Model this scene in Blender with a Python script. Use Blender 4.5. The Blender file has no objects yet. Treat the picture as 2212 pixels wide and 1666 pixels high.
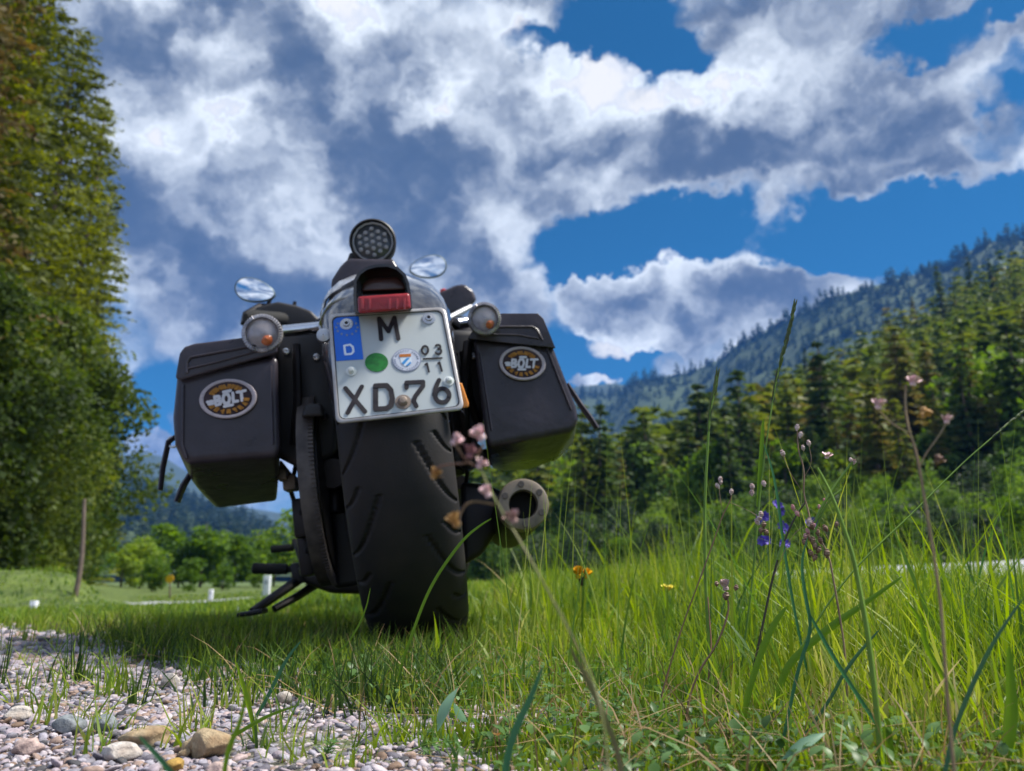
import bpy, bmesh, math, random
import numpy as np
from mathutils import Vector, Matrix, Euler
random.seed(7); rng = np.random.default_rng(11)
scene = bpy.context.scene
COL = scene.collection
# ------------------------------------------------------------ camera
LENS = 27.04; PITCH = math.radians(14.1); HC = 0.12
FPX = 2212 * LENS / 36.0
cam_d = bpy.data.cameras.new("camera"); cam = bpy.data.objects.new("camera", cam_d); COL.objects.link(cam)
cam.location = (0, 0, HC); cam.rotation_euler = (math.radians(90) + PITCH, 0, 0)
cam_d.lens = LENS; cam_d.sensor_width = 36; cam_d.clip_start = 0.02; cam_d.clip_end = 20000
cam_d.dof.use_dof = True; cam_d.dof.focus_distance = 0.68; cam_d.dof.aperture_fstop = 8.5
scene.camera = cam
# ------------------------------------------------------------ sun, exposure
SUN_EL, SUN_AZ = math.radians(58), math.radians(88)      # azimuth clockwise from +Y
sd = Vector((math.sin(SUN_AZ) * math.cos(SUN_EL), math.cos(SUN_AZ) * math.cos(SUN_EL), math.sin(SUN_EL)))
sl = bpy.data.lights.new("sun", 'SUN'); sl.energy = 4.8; sl.angle = math.radians(14); sl.color = (1.0, 0.95, 0.86)
sun = bpy.data.objects.new("sun", sl); COL.objects.link(sun)
sun.rotation_euler = (-sd).to_track_quat('-Z', 'Y').to_euler()
scene.view_settings.view_transform = 'Standard'; scene.view_settings.look = 'None'
scene.view_settings.exposure = 0.72; scene.view_settings.gamma = 1.0; scene.view_settings.use_curve_mapping = False
scene.cycles.max_bounces = 8; scene.cycles.transparent_max_bounces = 12; scene.cycles.volume_bounces = 0

CP, SP = math.cos(PITCH), math.sin(PITCH)
def ray(u, v):
    xc, yc = (u - 1106) / FPX, (833 - v) / FPX
    return Vector((xc, CP - yc * SP, SP + yc * CP))
def P(u, v, Y):                                          # the point at depth Y seen in direction (u, v)
    d = ray(u, v); return Vector((0, 0, HC)) + d * (Y / d.y)
def PZ(u, v, z=0.0):                                     # the point on the ground in that direction
    d = ray(u, v); t = (z - HC) / d.z; return Vector((0, 0, HC)) + d * t

# ------------------------------------------------------------ sky: Nishita blue with procedural clouds in the world
world = bpy.data.worlds.new("World"); scene.world = world; world.use_nodes = True
nt = world.node_tree; N = nt.nodes; Lk = nt.links; N.clear()
def node(tree, typ, **kw):
    n = tree.nodes.new(typ)
    for k, v in kw.items(): setattr(n, k, v)
    return n
def wmath(op, a, b=None, c=None, clamp=False):
    n = N.new('ShaderNodeMath'); n.operation = op; n.use_clamp = clamp
    for i, x in enumerate((a, b, c)):
        if x is None: continue
        if isinstance(x, (int, float)): n.inputs[i].default_value = x
        else: Lk.new(x, n.inputs[i])
    return n.outputs[0]
def wvec(op, a, b=None, c=None):
    n = N.new('ShaderNodeVectorMath'); n.operation = op
    for i, x in enumerate((a, b, c)):
        if x is None: continue
        if isinstance(x, (tuple, list, Vector)): n.inputs[i].default_value = tuple(x)
        else: Lk.new(x, n.inputs[i])
    return n.outputs[1] if op in ('LENGTH', 'DOT_PRODUCT', 'DISTANCE') else n.outputs[0]
def wmap(val, a, b, c, d, mode='SMOOTHSTEP'):
    n = N.new('ShaderNodeMapRange'); n.interpolation_type = mode; Lk.new(val, n.inputs[0])
    for i, x in enumerate((a, b, c, d)): n.inputs[i + 1].default_value = x
    return n.outputs[0]
def wnoise(vec, scale, detail, rough=0.5, dist=0.0, lac=2.0):
    n = N.new('ShaderNodeTexNoise'); n.inputs['Scale'].default_value = scale; n.inputs['Detail'].default_value = detail
    n.inputs['Roughness'].default_value = rough; n.inputs['Distortion'].default_value = dist; n.inputs['Lacunarity'].default_value = lac
    Lk.new(vec, n.inputs['Vector']); return n
sky = N.new('ShaderNodeTexSky'); sky.sky_type = 'NISHITA'; sky.sun_disc = False
sky.sun_elevation = SUN_EL; sky.sun_rotation = SUN_AZ; sky.altitude = 800; sky.dust_density = 0.4; sky.ozone_density = 2.5
tc = N.new('ShaderNodeTexCoord'); d0 = wvec('NORMALIZE', tc.outputs['Generated'])
w1 = wnoise(d0, 5.0, 3, 0.5); w2 = wnoise(d0, 22.0, 4, 0.6)
dw = wvec('ADD', d0, wvec('MULTIPLY', wvec('SUBTRACT', w1.outputs['Color'], (0.5, 0.5, 0.5)), (0.16, 0.16, 0.12)))
dw = wvec('ADD', dw, wvec('MULTIPLY', wvec('SUBTRACT', w2.outputs['Color'], (0.5, 0.5, 0.5)), (0.085, 0.085, 0.075)))
dblob = wvec('ADD', d0, wvec('MULTIPLY', wvec('SUBTRACT', w1.outputs['Color'], (0.5, 0.5, 0.5)), (0.05, 0.05, 0.05)))
dblob = wvec('ADD', dblob, wvec('MULTIPLY', wvec('SUBTRACT', w2.outputs['Color'], (0.5, 0.5, 0.5)), (0.07, 0.07, 0.07)))
def blobs(lst, acc, soft=.3):
    for (u, v, ru, rv, s) in lst:
        c = ray(u, v).normalized(); k = c.length / ray(u, v).length
        sx = FPX / (ru * 1.25) / k; sz = FPX / (rv * 1.25) / k
        S = (sx, sx * 0.5, sz)
        q = wvec('MULTIPLY_ADD', dblob, S, (-c.x * S[0], -c.y * S[1], -c.z * S[2]))
        w = wmap(wvec('LENGTH', q), soft, 1.30 - soft * .4, s, 0.0)
        acc = wmath('ADD', acc, w)
    return acc
fb = wnoise(wvec('MULTIPLY', dw, (1, 1, 1.5)), 4.2, 7, 0.52).outputs['Fac']
fs = wnoise(wvec('MULTIPLY', dw, (1, 1, 1.25)), 12.0, 6, 0.5).outputs['Fac']
cov = wmath('ADD', wmath('MULTIPLY', wmath('SUBTRACT', fb, 0.5), 1.3), 0.50)
cov = wmath('ADD', cov, wmath('MULTIPLY', wmath('SUBTRACT', fs, 0.5), 0.95))
HOLES = [(1480,515,300,85,-1.0),(1850,515,330,75,-1.0),(1290,560,110,60,-.9),(2130,480,190,95,-.9),(1720,600,170,60,-.8),(1300,775,130,45,-.9),
 (1215,700,40,110,-.5),(1310,870,140,60,-.9),(330,850,50,60,-.7),(300,930,60,45,-.6),(1320,50,140,50,-.95),(1150,90,80,30,-.6),(1450,120,90,32,-.75),(2010,95,150,38,-.85),
 (2170,170,90,55,-.8),(2160,280,70,70,-.7),(510,300,34,14,-.9),(2190,30,40,30,-.6),(1990,590,250,40,-.7)]
PUFFS = [(1430,640,200,75,1.15),(1655,540,80,95,1.25),(1780,630,110,30,.9),(1560,640,120,60,.7),(1300,640,70,50,.8),(1760,620,60,30,.7),(1600,700,60,26,1.3),(1440,742,170,24,1.2),(1290,816,60,13,1.4),(330,955,60,22,1.1),
 (700,250,420,230,.6),(520,480,260,220,.65),(1000,450,180,170,.4),(1650,300,520,120,.5),(2000,380,260,70,.5),(1150,170,120,60,.4),(1700,60,150,60,.5)]
cov = blobs(HOLES + PUFFS, cov)
alpha = wmap(cov, 0.02, 0.56, 0.0, 1.0)
DARK = [(620,520,420,220,-.12),(540,610,260,110,-.20),(400,700,160,80,-.15),(1050,640,200,110,-.16),(1330,700,120,40,-.12),(1620,600,110,40,-.16),(900,420,120,120,-.12),(610,110,60,60,-.30),(780,230,150,120,-.30),(420,150,110,34,-.34),(740,360,230,90,-.26),(400,490,120,80,-.26),(1600,300,260,48,-.42),(1220,320,80,70,-.42),
 (2010,340,200,50,-.36),(1130,600,140,80,-.10),(1700,110,150,60,-.2),(1440,650,150,28,-.25),(860,120,100,50,-.1),(650,640,300,70,-.1),(150,60,120,80,-.15)]
BRIGHT = [(1240,160,110,45,.40),(1420,190,150,40,.40),(1390,270,40,60,.35),(880,25,200,30,.40),(300,290,130,60,.36),(520,270,90,40,.4),(960,250,70,60,.40),(1040,420,80,60,.34),(1120,500,90,40,.28),
 (1560,170,70,60,.34),(1930,220,160,50,.22),(1700,400,240,26,.28),(2000,430,200,24,.25),(1440,580,160,30,.3),(1640,520,60,50,.3),(1450,742,160,24,.35),(1600,690,60,22,.3),(1290,816,60,16,.4),(480,90,80,30,.2),(640,390,70,40,.2),(330,955,60,20,.4),(1100,50,90,40,.2)]
# light from above and the right: compare the density here with the density a step towards the sun
def dens(v): return wnoise(v, 1.0, 4.5, 0.48).outputs['Fac']
pA = wvec('MULTIPLY', dw, (6.5, 6.5, 8.5)); dA = dens(pA); dB = dens(wvec('ADD', pA, (0.16, 0.10, 0.42)))
relief = wmath('SUBTRACT', dA, dB)
billow = wmath('ABSOLUTE', wmath('SUBTRACT', wnoise(wvec('MULTIPLY', dw, (15, 15, 19)), 1.0, 4, 0.5).outputs['Fac'], 0.5))
shade = wmath('ADD', wmath('MULTIPLY', relief, 3.3), 0.40)
shade = wmath('SUBTRACT', shade, wmath('MULTIPLY', wmath('SUBTRACT', fb, 0.5), 1.0))
shade = wmath('ADD', shade, wmath('MULTIPLY', wmath('SUBTRACT', fs, 0.5), 0.55))
shade = wmath('ADD', shade, wmath('MULTIPLY', wmath('SUBTRACT', 0.10, billow), 0.5))
shade = wmath('ADD', shade, wmap(cov, 0.30, 1.0, 0.26, 0.0))
shade = blobs([(a, b, c * 1.15, d * 1.15, e * (.62 if e < 0 else 1.1)) for a, b, c, d, e in DARK + BRIGHT], shade, 0.0)
shade = wmath('ADD', wmath('MULTIPLY', wmath('SUBTRACT', shade, 0.45), 0.80), 0.245)
shade = wmath('MULTIPLY', 0.5, wmath('ADD', shade, wmath('SQRT', wmath('MULTIPLY_ADD', shade, shade, 0.035))))
rp = N.new('ShaderNodeValToRGB'); Lk.new(shade, rp.inputs[0]); cr = rp.color_ramp; cr.interpolation = 'LINEAR'
for pos, c in ((0.0, (0.065, 0.11, 0.20)), (0.2, (0.125, 0.235, 0.40)), (0.40, (0.25, 0.395, 0.63)), (0.60, (0.48, 0.62, 0.88)), (0.84, (1.0, 1.08, 1.16))):
    e = cr.elements[0] if pos == 0 else (cr.elements[1] if pos == 0.84 else cr.elements.new(pos)); e.position = pos; e.color = (*c, 1)
tint = N.new('ShaderNodeMix'); tint.data_type = 'RGBA'; tint.blend_type = 'MULTIPLY'; tint.inputs[0].default_value = 1
Lk.new(sky.outputs[0], tint.inputs[6]); tint.inputs[7].default_value = (0.13, 0.62, 0.84, 1)
bg1 = N.new('ShaderNodeBackground'); Lk.new(tint.outputs[2], bg1.inputs[0]); bg1.inputs[1].default_value = 0.066
bg2 = N.new('ShaderNodeBackground'); Lk.new(rp.outputs[0], bg2.inputs[0]); bg2.inputs[1].default_value = 0.64
mx = N.new('ShaderNodeMixShader'); Lk.new(alpha, mx.inputs[0]); Lk.new(bg1.outputs[0], mx.inputs[1]); Lk.new(bg2.outputs[0], mx.inputs[2])
wo = N.new('ShaderNodeOutputWorld'); Lk.new(mx.outputs[0], wo.inputs[0])
world.cycles.sampling_method = 'MANUAL'; world.cycles.sample_map_resolution = 512
# ------------------------------------------------------------ helpers
def vnoise(x, y, seed=0):
    x = np.asarray(x, float); y = np.asarray(y, float)
    xi = np.floor(x).astype(np.int64); yi = np.floor(y).astype(np.int64); fx = x - xi; fy = y - yi
    fx = fx * fx * (3 - 2 * fx); fy = fy * fy * (3 - 2 * fy)
    def h(a, b):
        n = (a * 374761393 + b * 668265263 + seed * 1442695041) & 0x7fffffff
        n = ((n ^ (n >> 13)) * 1274126177) & 0x7fffffff
        return ((n ^ (n >> 16)) & 0xffff) / 65535.0
    return (h(xi, yi) * (1 - fx) + h(xi + 1, yi) * fx) * (1 - fy) + (h(xi, yi + 1) * (1 - fx) + h(xi + 1, yi + 1) * fx) * fy
def fbm(x, y, o=4, seed=0):
    s = 0; a = 0.5
    for i in range(o): s = s + a * vnoise(x * 2 ** i, y * 2 ** i, seed + i); a *= 0.5
    return s
def sstep(a, b, x):
    t = np.clip((np.asarray(x, float) - a) / (b - a), 0, 1); return t * t * (3 - 2 * t)

MATS = {}
def mat(name, color=(.5, .5, .5), rough=.6, metal=0., coat=0., noise=None, bump=None, emit=None, trans=0., ior=1.45, spec=None):
    if name in MATS: return MATS[name]
    m = bpy.data.materials.new(name); m.use_nodes = True; t = m.node_tree; b = t.nodes['Principled BSDF']
    b.inputs['Base Color'].default_value = (*color, 1); b.inputs['Roughness'].default_value = rough; b.inputs['Metallic'].default_value = metal
    b.inputs['Coat Weight'].default_value = coat; b.inputs['Transmission Weight'].default_value = trans; b.inputs['IOR'].default_value = ior
    if spec is not None: b.inputs['Specular IOR Level'].default_value = spec
    tcn = t.nodes.new('ShaderNodeTexCoord')
    if noise:                                            # (scale, second colour, roughness spread)
        n = t.nodes.new('ShaderNodeTexNoise'); n.inputs['Scale'].default_value = noise[0]; n.inputs['Detail'].default_value = 5
        t.links.new(tcn.outputs['Object'], n.inputs['Vector'])
        mr = t.nodes.new('ShaderNodeMapRange'); mr.inputs[1].default_value = .35; mr.inputs[2].default_value = .7; t.links.new(n.outputs[0], mr.inputs[0])
        mxn = t.nodes.new('ShaderNodeMix'); mxn.data_type = 'RGBA'; t.links.new(mr.outputs[0], mxn.inputs[0])
        mxn.inputs[6].default_value = (*color, 1); mxn.inputs[7].default_value = (*noise[1], 1); t.links.new(mxn.outputs[2], b.inputs['Base Color'])
        r2 = t.nodes.new('ShaderNodeMapRange'); r2.inputs[3].default_value = max(rough - noise[2], 0.02); r2.inputs[4].default_value = min(rough + noise[2], 1)
        t.links.new(n.outputs[0], r2.inputs[0]); t.links.new(r2.outputs[0], b.inputs['Roughness'])
    if bump:                                             # (scale, strength, distance)
        n2 = t.nodes.new('ShaderNodeTexNoise'); n2.inputs['Scale'].default_value = bump[0]; n2.inputs['Detail'].default_value = 6
        t.links.new(tcn.outputs['Object'], n2.inputs['Vector'])
        bn = t.nodes.new('ShaderNodeBump'); bn.inputs['Strength'].default_value = bump[1]; bn.inputs['Distance'].default_value = bump[2]
        t.links.new(n2.outputs[0], bn.inputs['Height']); t.links.new(bn.outputs[0], b.inputs['Normal'])
    MATS[name] = m; return m
def ramp(t, src, stops, interp='LINEAR'):
    r = t.nodes.new('ShaderNodeValToRGB'); r.color_ramp.interpolation = interp; t.links.new(src, r.inputs[0]); el = r.color_ramp.elements
    for i, (p, c) in enumerate(stops):
        e = el[i] if i < 2 else el.new(p); e.position = p; e.color = (*c, 1)
    return r.outputs[0]
def leafmat(name, stops, transl=0.45, nscale=0.5, by_object=0.35, rough=.6, per=.5):
    """leaf colour: random per leaf, per tree, and by slow noise; part of the light passes through"""
    m = bpy.data.materials.new(name); m.use_nodes = True; t = m.node_tree; t.nodes.clear()
    ge = t.nodes.new('ShaderNodeNewGeometry'); oi = t.nodes.new('ShaderNodeObjectInfo'); tcn = t.nodes.new('ShaderNodeTexCoord')
    n = t.nodes.new('ShaderNodeTexNoise'); n.inputs['Scale'].default_value = nscale; n.inputs['Detail'].default_value = 3; t.links.new(ge.outputs['Position'], n.inputs['Vector'])
    def mth(op, a, b):
        q = t.nodes.new('ShaderNodeMath'); q.operation = op
        for i, x in enumerate((a, b)):
            if isinstance(x, (int, float)): q.inputs[i].default_value = x
            else: t.links.new(x, q.inputs[i])
        return q.outputs[0]
    f = mth('ADD', mth('MULTIPLY', ge.outputs['Random Per Island'], per), mth('MULTIPLY', oi.outputs['Random'], by_object))
    f = mth('ADD', f, mth('MULTIPLY', mth('SUBTRACT', n.outputs[0], .5), 1.3)); f = mth('ADD', f, 0.5 - per / 2 - by_object / 2)
    c = ramp(t, f, stops)
    df = t.nodes.new('ShaderNodeBsdfPrincipled'); df.inputs['Roughness'].default_value = rough; df.inputs['Specular IOR Level'].default_value = 0.3; t.links.new(c, df.inputs['Base Color'])
    tr = t.nodes.new('ShaderNodeBsdfTranslucent')
    hs = t.nodes.new('ShaderNodeHueSaturation'); hs.inputs['Hue'].default_value = 0.485; hs.inputs['Saturation'].default_value = 1.15; hs.inputs['Value'].default_value = 1.5; t.links.new(c, hs.inputs['Color']); t.links.new(hs.outputs[0], tr.inputs[0])
    ms = t.nodes.new('ShaderNodeMixShader'); ms.inputs[0].default_value = transl; t.links.new(df.outputs[0], ms.inputs[1]); t.links.new(tr.outputs[0], ms.inputs[2])
    o = t.nodes.new('ShaderNodeOutputMaterial'); t.links.new(ms.outputs[0], o.inputs[0]); MATS[name] = m; return m

def setp(o, label=None, cat=None, group=None, kind=None):
    if label: o['label'] = label
    if cat: o['category'] = cat
    if group: o['group'] = group
    if kind: o['kind'] = kind
    return o
def link(name, me, m=None, parent=None, smooth=None):
    o = bpy.data.objects.new(name, me); COL.objects.link(o)
    if m is not None and not me.materials: me.materials.append(m)
    if parent is not None: o.parent = parent
    if smooth == True: me.shade_smooth()
    elif smooth: me.shade_smooth(); me.set_sharp_from_angle(angle=math.radians(smooth))
    return o
def npmesh(name, V, F):
    """V (n,3); F (m,k) with equal k, or a list of faces"""
    me = bpy.data.meshes.new(name)
    if isinstance(F, np.ndarray):
        k = F.shape[1]; me.vertices.add(len(V)); me.vertices.foreach_set('co', np.asarray(V, np.float32).ravel())
        me.loops.add(F.size); me.loops.foreach_set('vertex_index', F.astype(np.int32).ravel())
        me.polygons.add(len(F)); me.polygons.foreach_set('loop_start', np.arange(0, F.size, k, dtype=np.int32)); me.polygons.foreach_set('loop_total', np.full(len(F), k, np.int32))
        me.update(calc_edges=True)
    else: me.from_pydata([tuple(v) for v in V], [], [tuple(f) for f in F]); me.update()
    return me
def empty(name, loc=(0, 0, 0), rot=None):
    o = bpy.data.objects.new(name, None); COL.objects.link(o); o.location = loc; o.empty_display_size = 0.1
    if rot: o.rotation_euler = rot
    return o
class MB:
    def __init__(s): s.V = []; s.F = []
    def add(s, V, F):
        k = len(s.V); s.V += [Vector(v) for v in V]; s.F += [tuple(i + k for i in f) for f in F]
    def tube(s, pts, r, n=8, caps=True, flat=1.0):
        pts = [Vector(p) for p in pts]; rs = r if isinstance(r, (list, tuple)) else [r] * len(pts)
        V = []; F = []; up = Vector((0, 0, 1)); prev = None
        for i, p in enumerate(pts):
            t = (pts[min(i + 1, len(pts) - 1)] - pts[max(i - 1, 0)]).normalized()
            if prev is None: a = t.cross(up if abs(t.z) < .9 else Vector((1, 0, 0))).normalized()
            else: a = (prev - t * prev.dot(t)).normalized()
            prev = a; b = t.cross(a)
            for j in range(n):
                an = 2 * math.pi * j / n; V.append(p + (a * math.cos(an) + b * math.sin(an) * flat) * rs[i])
        for i in range(len(pts) - 1):
            for j in range(n): F.append((i * n + j, i * n + (j + 1) % n, (i + 1) * n + (j + 1) % n, (i + 1) * n + j))
        if caps: F.append(tuple(range(n - 1, -1, -1))); F.append(tuple((len(pts) - 1) * n + j for j in range(n)))
        s.add(V, F)
    def lathe(s, o, ax, prof, n=32, close=True):
        """prof: (distance along ax, radius)"""
        o = Vector(o); ax = Vector(ax).normalized(); a = ax.orthogonal().normalized(); b = ax.cross(a); V = []; F = []
        for (h, r) in prof:
            for j in range(n):
                an = 2 * math.pi * j / n; V.append(o + ax * h + (a * math.cos(an) + b * math.sin(an)) * r)
        for i in range(len(prof) - 1):
            for j in range(n): F.append((i * n + j, i * n + (j + 1) % n, (i + 1) * n + (j + 1) % n, (i + 1) * n + j))
        if close: F.append(tuple(range(n - 1, -1, -1))); F.append(tuple((len(prof) - 1) * n + j for j in range(n)))
        s.add(V, F)
    def box(s, c, size, R=None):
        c = Vector(c); h = Vector(size) / 2; R = R or Matrix.Identity(3)
        V = [c + R @ Vector((x * h.x, y * h.y, z * h.z)) for x in (-1, 1) for y in (-1, 1) for z in (-1, 1)]
        s.add(V, [(0, 1, 3, 2), (4, 6, 7, 5), (0, 4, 5, 1), (2, 3, 7, 6), (0, 2, 6, 4), (1, 5, 7, 3)])
    def prism(s, poly, ext):
        n = len(poly); e = Vector(ext); V = [Vector(p) for p in poly] + [Vector(p) + e for p in poly]
        s.add(V, [tuple(range(n)), tuple(range(2 * n - 1, n - 1, -1))] + [(i, i + n, (i + 1) % n + n, (i + 1) % n) for i in range(n)])
    def build(s, name, m, parent=None, smooth=35, bevel=0, seg=2):
        bm = bmesh.new(); vs = [bm.verts.new(v) for v in s.V]
        for f in s.F:
            try: bm.faces.new([vs[i] for i in f])
            except ValueError: pass
        bmesh.ops.recalc_face_normals(bm, faces=bm.faces)
        if bevel: bmesh.ops.bevel(bm, geom=[e for e in bm.edges if e.is_manifold and e.calc_face_angle(0) > .35], offset=bevel, segments=seg, affect='EDGES', profile=.6)
        me = bpy.data.meshes.new(name); bm.to_mesh(me); bm.free()
        return link(name, me, m, parent, smooth)
def hull(name, pts, m, parent=None, bevel=0.01, seg=3, smooth=50):
    bm = bmesh.new(); vs = [bm.verts.new(p) for p in pts]
    r = bmesh.ops.convex_hull(bm, input=vs); bmesh.ops.delete(bm, geom=[v for v in bm.verts if not v.link_faces], context='VERTS')
    bmesh.ops.dissolve_limit(bm, angle_limit=.12, verts=bm.verts, edges=bm.edges); bmesh.ops.recalc_face_normals(bm, faces=bm.faces)
    if bevel: bmesh.ops.bevel(bm, geom=[e for e in bm.edges if e.calc_face_angle(0) > .3], offset=bevel, segments=seg, affect='EDGES', profile=.6, clamp_overlap=True)
    me = bpy.data.meshes.new(name); bm.to_mesh(me); bm.free(); return link(name, me, m, parent, smooth)

# ------------------------------------------------------------ the lie of the land
def zg(x, y):
    x = np.asarray(x, float); y = np.asarray(y, float)
    z = 0.012 * (fbm(x * 3 + 9, y * 3, 3) - .45) + 0.05 * (fbm(x * .7 + 3, y * .7, 2, 5) - .4) * sstep(1.5, 4, y)
    z = z + (sstep(2.5, 13, y) * (x < 0) + sstep(7.5, 14, y) * (x >= 0)) * (0.045 * np.clip(x, -12, 14) ) * np.clip(16 / np.maximum(y, 16), 0, 1)
    z = z + 0.012 * np.clip((-x - .2), 0, 1.5) * np.exp(-np.abs(y - 1.2))
    z = z + 0.50 * sstep(-.48, -.58, x / np.maximum(y, 1)) * sstep(7.7, 9.6, y) * (1 - sstep(60, 140, y))
    z = z - 1.0 * sstep(30, 120, y) - .07 * sstep(-.2, -.42, x / np.maximum(y, 1)) * sstep(1.8, 4, y)
    return z
def gravel_edge(y): return np.interp(y, [.3, .45, .6, .72, .87, 1.1, 1.33, 1.7, 2.5, 4], [.12, .05, -.02, -.12, -.22, -.42, -.6, -.95, -1.9, -4])
def grassiness(x, y):
    g = sstep(-.10, .16, x - gravel_edge(y) + .30 * (fbm(x * 7, y * 7, 3, 3) - .45))
    far = sstep(1.5, 2.3, y) * np.maximum(.10 + .88 * sstep(.54, .62, fbm(x * 1.1, y * 1.1, 3, 8)), sstep(-.6, .2, x + .1 * y) )
    patch = .96 * sstep(.44, .51, fbm(x * 5 + 40, y * 5, 3, 12)) * sstep(.86, .68, y) * sstep(.40, .18, x)
    far = np.maximum(far, sstep(7.3, 8.2, y)); return np.clip(np.maximum(g * (1 - patch), far), 0, 1)

ys = np.concatenate([np.linspace(-3, .3, 8, endpoint=False), np.geomspace(.3, 9000, 260)])
g = np.linspace(-1, 1, 221); xs = np.sinh(g * 8.6) / math.sinh(8.6) * 9000
X, Y = np.meshgrid(xs, ys); Z = zg(X, Y)
V = np.stack([X, Y, Z], -1).reshape(-1, 3); nx = len(xs); ny = len(ys)
ii = (np.arange(ny - 1)[:, None] * nx + np.arange(nx - 1)[None]).ravel(); F = np.stack([ii, ii + 1, ii + nx + 1, ii + nx], 1)
me = npmesh('ground', V, F); at = me.attributes.new('turf', 'FLOAT', 'POINT'); at.data.foreach_set('value', grassiness(X, Y).astype(np.float32).ravel())
m = bpy.data.materials.new('ground_soil'); m.use_nodes = True; t = m.node_tree; b = t.nodes['Principled BSDF']; b.inputs['Roughness'].default_value = .95
tcg = t.nodes.new('ShaderNodeNewGeometry'); a_ = t.nodes.new('ShaderNodeAttribute'); a_.attribute_name = 'turf'
v = t.nodes.new('ShaderNodeTexVoronoi'); v.inputs['Scale'].default_value = 150; t.links.new(tcg.outputs['Position'], v.inputs['Vector'])
stone = ramp(t, v.outputs['Color'], [(0.1, (.05, .045, .045)), (0.9, (.22, .19, .18)), (.5, (.12, .10, .095))])
n1 = t.nodes.new('ShaderNodeTexNoise'); n1.inputs['Scale'].default_value = 6; n1.inputs['Detail'].default_value = 8; t.links.new(tcg.outputs['Position'], n1.inputs['Vector'])
turf = ramp(t, n1.outputs[0], [(.3, (.04, .07, .014)), (.7, (.12, .17, .03))])
mxg = t.nodes.new('ShaderNodeMix'); mxg.data_type = 'RGBA'; t.links.new(a_.outputs['Fac'], mxg.inputs[0]); t.links.new(stone, mxg.inputs[6]); t.links.new(turf, mxg.inputs[7]); t.links.new(mxg.outputs[2], b.inputs['Base Color'])
bn = t.nodes.new('ShaderNodeBump'); bn.inputs['Strength'].default_value = .8; bn.inputs['Distance'].default_value = .006; t.links.new(v.outputs['Distance'], bn.inputs['Height']); t.links.new(bn.outputs[0], b.inputs['Normal'])
setp(link('ground', me, m, smooth=True), kind='structure')

# road: pale asphalt strip following the land, a few millimetres proud, gravel shoulder
def strip(name, pts, w, lift, m, kind='structure'):
    pts = np.array(pts, float); tt = np.linspace(0, 1, 90); sp = np.linspace(0, 1, len(pts))
    cx = np.interp(tt, sp, pts[:, 0]); cy = np.interp(tt, sp, pts[:, 1])
    for _ in range(6): cx[1:-1] = (cx[:-2] + cx[1:-1] * 2 + cx[2:]) / 4; cy[1:-1] = (cy[:-2] + cy[1:-1] * 2 + cy[2:]) / 4
    dx = np.gradient(cx); dy = np.gradient(cy); L = np.hypot(dx, dy); nxn, nyn = -dy / L, dx / L; V = []; K = 7
    for i in range(90):
        for k in range(K):
            s = (k / (K - 1) - .5) * w; x = cx[i] + nxn[i] * s; y = cy[i] + nyn[i] * s; V.append((x, y, float(zg(x, y)) + lift))
    F = [(i * K + k, i * K + k + 1, (i + 1) * K + k + 1, (i + 1) * K + k) for i in range(89) for k in range(K - 1)]
    return setp(link(name, npmesh(name, V, F), m, smooth=True), kind=kind)
asph = mat('asphalt', (.42, .43, .46), .7, noise=(3, (.33, .34, .37), .12), bump=(220, .3, .002))
shoulder = mat('shoulder_gravel', (.30, .27, .25), .9, noise=(40, (.16, .14, .12), .1), bump=(160, .6, .006))
strip('road', [(26, 11), (14, 12.0), (6, 12.9), (0, 14.2), (-4, 14.4), (-7.5, 14.6), (-9, 15.5)], 4.6, .03, asph)
strip('road_shoulder', [(26, 7.6), (14, 9.2), (6, 10.1), (0, 12.7), (-4, 12.6), (-5, 12.7)], .7, .018, shoulder)
strip('layby', [(-7.5, 7.0), (-5.5, 6.8), (-4.0, 6.8), (-3.3, 7.0)], .5, .02, asph)

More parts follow.
